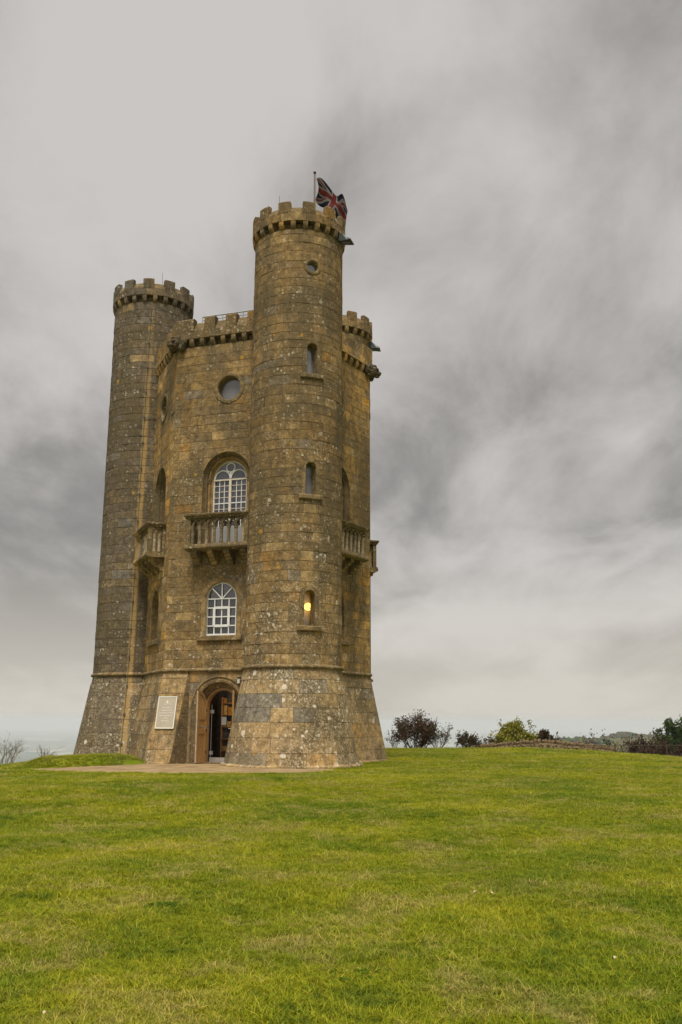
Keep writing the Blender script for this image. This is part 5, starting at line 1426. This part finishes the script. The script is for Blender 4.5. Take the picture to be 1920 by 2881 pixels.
# wooded hills: one mass each, too far to tell trees apart
WOODC = leaf_mat("far_woodland", None, 0.0)
def woods(name, label, x0, x1, Y, ytops, seed, cols, spread=60, n=260):
    r_ = random.Random(seed); mb = MB()
    for _ in range(n):
        f_ = r_.random(); px_ = x0 + (x1 - x0) * f_; Yd = Y + r_.uniform(-spread, spread)
        k = min(int(f_ * (len(ytops) - 1)), len(ytops) - 2); ft = f_ * (len(ytops) - 1) - k; yt = ytops[k] + (ytops[k + 1] - ytops[k]) * ft
        x, y = at(px_, 0, Yd); zt = EYE.z - (yt + r_.uniform(-3, 9) - 1659.5 - (x / y) * 9) / 2200 * y * 1.045
        rad = r_.uniform(3.5, 6.5) * Y / 1200; mb.tint = tuple(v_ * r_.uniform(.6, 1.4) for v_ in r_.choice(cols))
        rows = []
        for j in range(6):
            ph_ = max(.05, min(3.1, math.pi * j / 5)); row = []
            for q in range(8):
                a = 2 * math.pi * q / 8; d = Vector((math.sin(ph_) * math.cos(a), math.sin(ph_) * math.sin(a), math.cos(ph_))); nz = 1 + .55 * mnoise.noise(d * 2.3 + Vector((x, y, 0)))
                row.append((x + d.x * rad * nz, y + d.y * rad * nz, zt - rad + d.z * rad * nz * 1.0))
            rows.append(row)
        mb.strip(rows, True)
    o_ = mb.build(name, WOODC, None); tag(o_, label, "woodland", kind='stuff')
FARG = ((0.05, 0.075, 0.028), (0.06, 0.08, 0.035), (0.075, 0.07, 0.035), (0.09, 0.07, 0.04))
woods('far_woodland', "hazy wooded hill on the skyline at the right", 1365, 1530, 1500, (1704, 1694, 1686, 1684, 1690, 1689, 1692), 1, FARG, 80, 420)
woods('far_woodland', "low band of distant trees left of the wooded hill", 1285, 1400, 1100, (1698, 1694, 1696, 1699), 2, FARG, 60, 150)
hb = MB()
def hill(x0, x1, Y, ys):
    rows = []
    for dy_, k in ((-260, 1.0), (-60, .15), (0, 0), (200, 0.2)):
        row = []
        for q, yt in enumerate(ys):
            px_ = x0 + (x1 - x0) * q / (len(ys) - 1); x, y = at(px_, 0, Y); zt = EYE.z - (yt + 13 - 1659.5 - (x / y) * 9) / 2200 * y * 1.045
            row.append((x * (Y + dy_) / Y, Y + dy_, zt * (1 - k) + (terrain(x, Y) - 2) * k))
        rows.append(row)
    hb.strip(rows)
hill(1330, 1760, 1530, (1716, 1700, 1692, 1694, 1696, 1698, 1700))
ho = hb.build('hills', GROUND, None, smooth=True); ho['kind'] = 'structure'

# ------------------------------------------------------------------ haze
hm = newmat("thin_haze"); pv = N('ShaderNodeVolumePrincipled'); pv.inputs['Color'].default_value = (0.90, 0.95, 1.0, 1); pv.inputs['Density'].default_value = 1.3e-4; pv.inputs['Anisotropy'].default_value = 0.0
o_ = N('ShaderNodeOutputMaterial'); L(pv.outputs[0], o_.inputs['Volume'])
mb = MB(); B = 27000.0; z0, z1 = -256.0, 23.0
c8 = [mb.V(p) for p in ((-B, -B, z0), (B, -B, z0), (B, B, z0), (-B, B, z0), (-B, -B, z1), (B, -B, z1), (B, B, z1), (-B, B, z1))]
for f_ in ((0, 3, 2, 1), (4, 5, 6, 7), (0, 1, 5, 4), (1, 2, 6, 5), (2, 3, 7, 6), (3, 0, 4, 7)): mb.F(*[c8[i] for i in f_])
hz_o = mb.build('haze', hm, None); hz_o['kind'] = 'stuff'

# ------------------------------------------------------------------ small things on the lawn
CLOVER = leaf_mat("clover_leaves", None, 0.25)
def clover(x, y, rx, ry, n, seed, label):
    r_ = random.Random(seed); mb = MB()
    for _ in range(n):
        a = r_.uniform(0, 6.283); q = math.sqrt(r_.random()); cx, cy = x + rx * q * math.cos(a), y + ry * q * math.sin(a)
        cz = terrain(cx, cy) + r_.uniform(.015, .055) * (1.15 - q * .7); k = r_.uniform(.6, 1.35); mb.tint = (0.055 * k, 0.130 * k, 0.010 * k)
        for j in range(3):
            b = a + j * 2.09 + r_.uniform(-.3, .3); s = r_.uniform(.010, .018); d = Vector((math.cos(b), math.sin(b), r_.uniform(-.3, .4))); e_ = Vector((-d.y, d.x, 0)); c0 = Vector((cx, cy, cz))
            mb.F(mb.V(c0), mb.V(c0 + d * s + e_ * s * .7), mb.V(c0 + d * s * 1.7), mb.V(c0 + d * s - e_ * s * .7))
    o = mb.build('clover_patch', CLOVER, None, origin=(x, y, terrain(x, y))); tag(o, label, "clover", "dark clover patches in the lawn")
clover(-1.52, 8.85, 0.20, 0.30, 230, 1, "largest dark green clover patch on the lawn left of the middle")
clover(0.12, 6.7, 0.24, 0.28, 110, 2, "dark green clover patch at the bottom of the lawn near the middle")
clover(0.42, 15.5, 0.40, 0.6, 170, 3, "dark green clover patch on the lawn straight before the front turret")
clover(-6.3, 18.6, 0.5, 0.7, 160, 4, "dark green clover patch far out on the left of the lawn")
DRY = simple("dry_leaf", (0.50, 0.40, 0.24), 0.8, 0.2, var=0.25, scale=30)
def dry_leaf(x, y, s, yaw, label):
    mb = MB(); c = Vector((x, y, terrain(x, y) + .045)); d = Vector((math.cos(yaw), math.sin(yaw), .12)); e_ = Vector((-d.y, d.x, .05))
    L_ = [c + d * s * (q - .5) + Vector((0, 0, .012 * math.sin(q * 3.1))) for q in (0, .3, .7, 1)]; w_ = (0.02, .30, .26, .0)
    top = [(p + e_ * s * k, p + Vector((0, 0, -.008)), p - e_ * s * k) for p, k in zip(L_, w_)]
    mb.strip([[t_[0] for t_ in top], [t_[1] for t_ in top], [t_[2] for t_ in top]])
    o = mb.build('fallen_leaf', DRY, None, origin=c); tag(o, label, "leaf", "dry leaves on the lawn")
dry_leaf(1.28, 9.55, .055, .4, "left of the two pale dry leaves lying side by side on the lawn")
dry_leaf(1.42, 9.5, .05, 2.1, "right of the two pale dry leaves lying side by side on the lawn")
dry_leaf(1.92, 7.15, .045, .9, "single pale dry leaf on the right of the lawn")
dry_leaf(-1.62, 5.75, .04, 1.3, "single pale dry leaf low on the left of the lawn")
dry_leaf(0.38, 20.5, .07, .2, "pale dry leaf far up the lawn toward the tower")
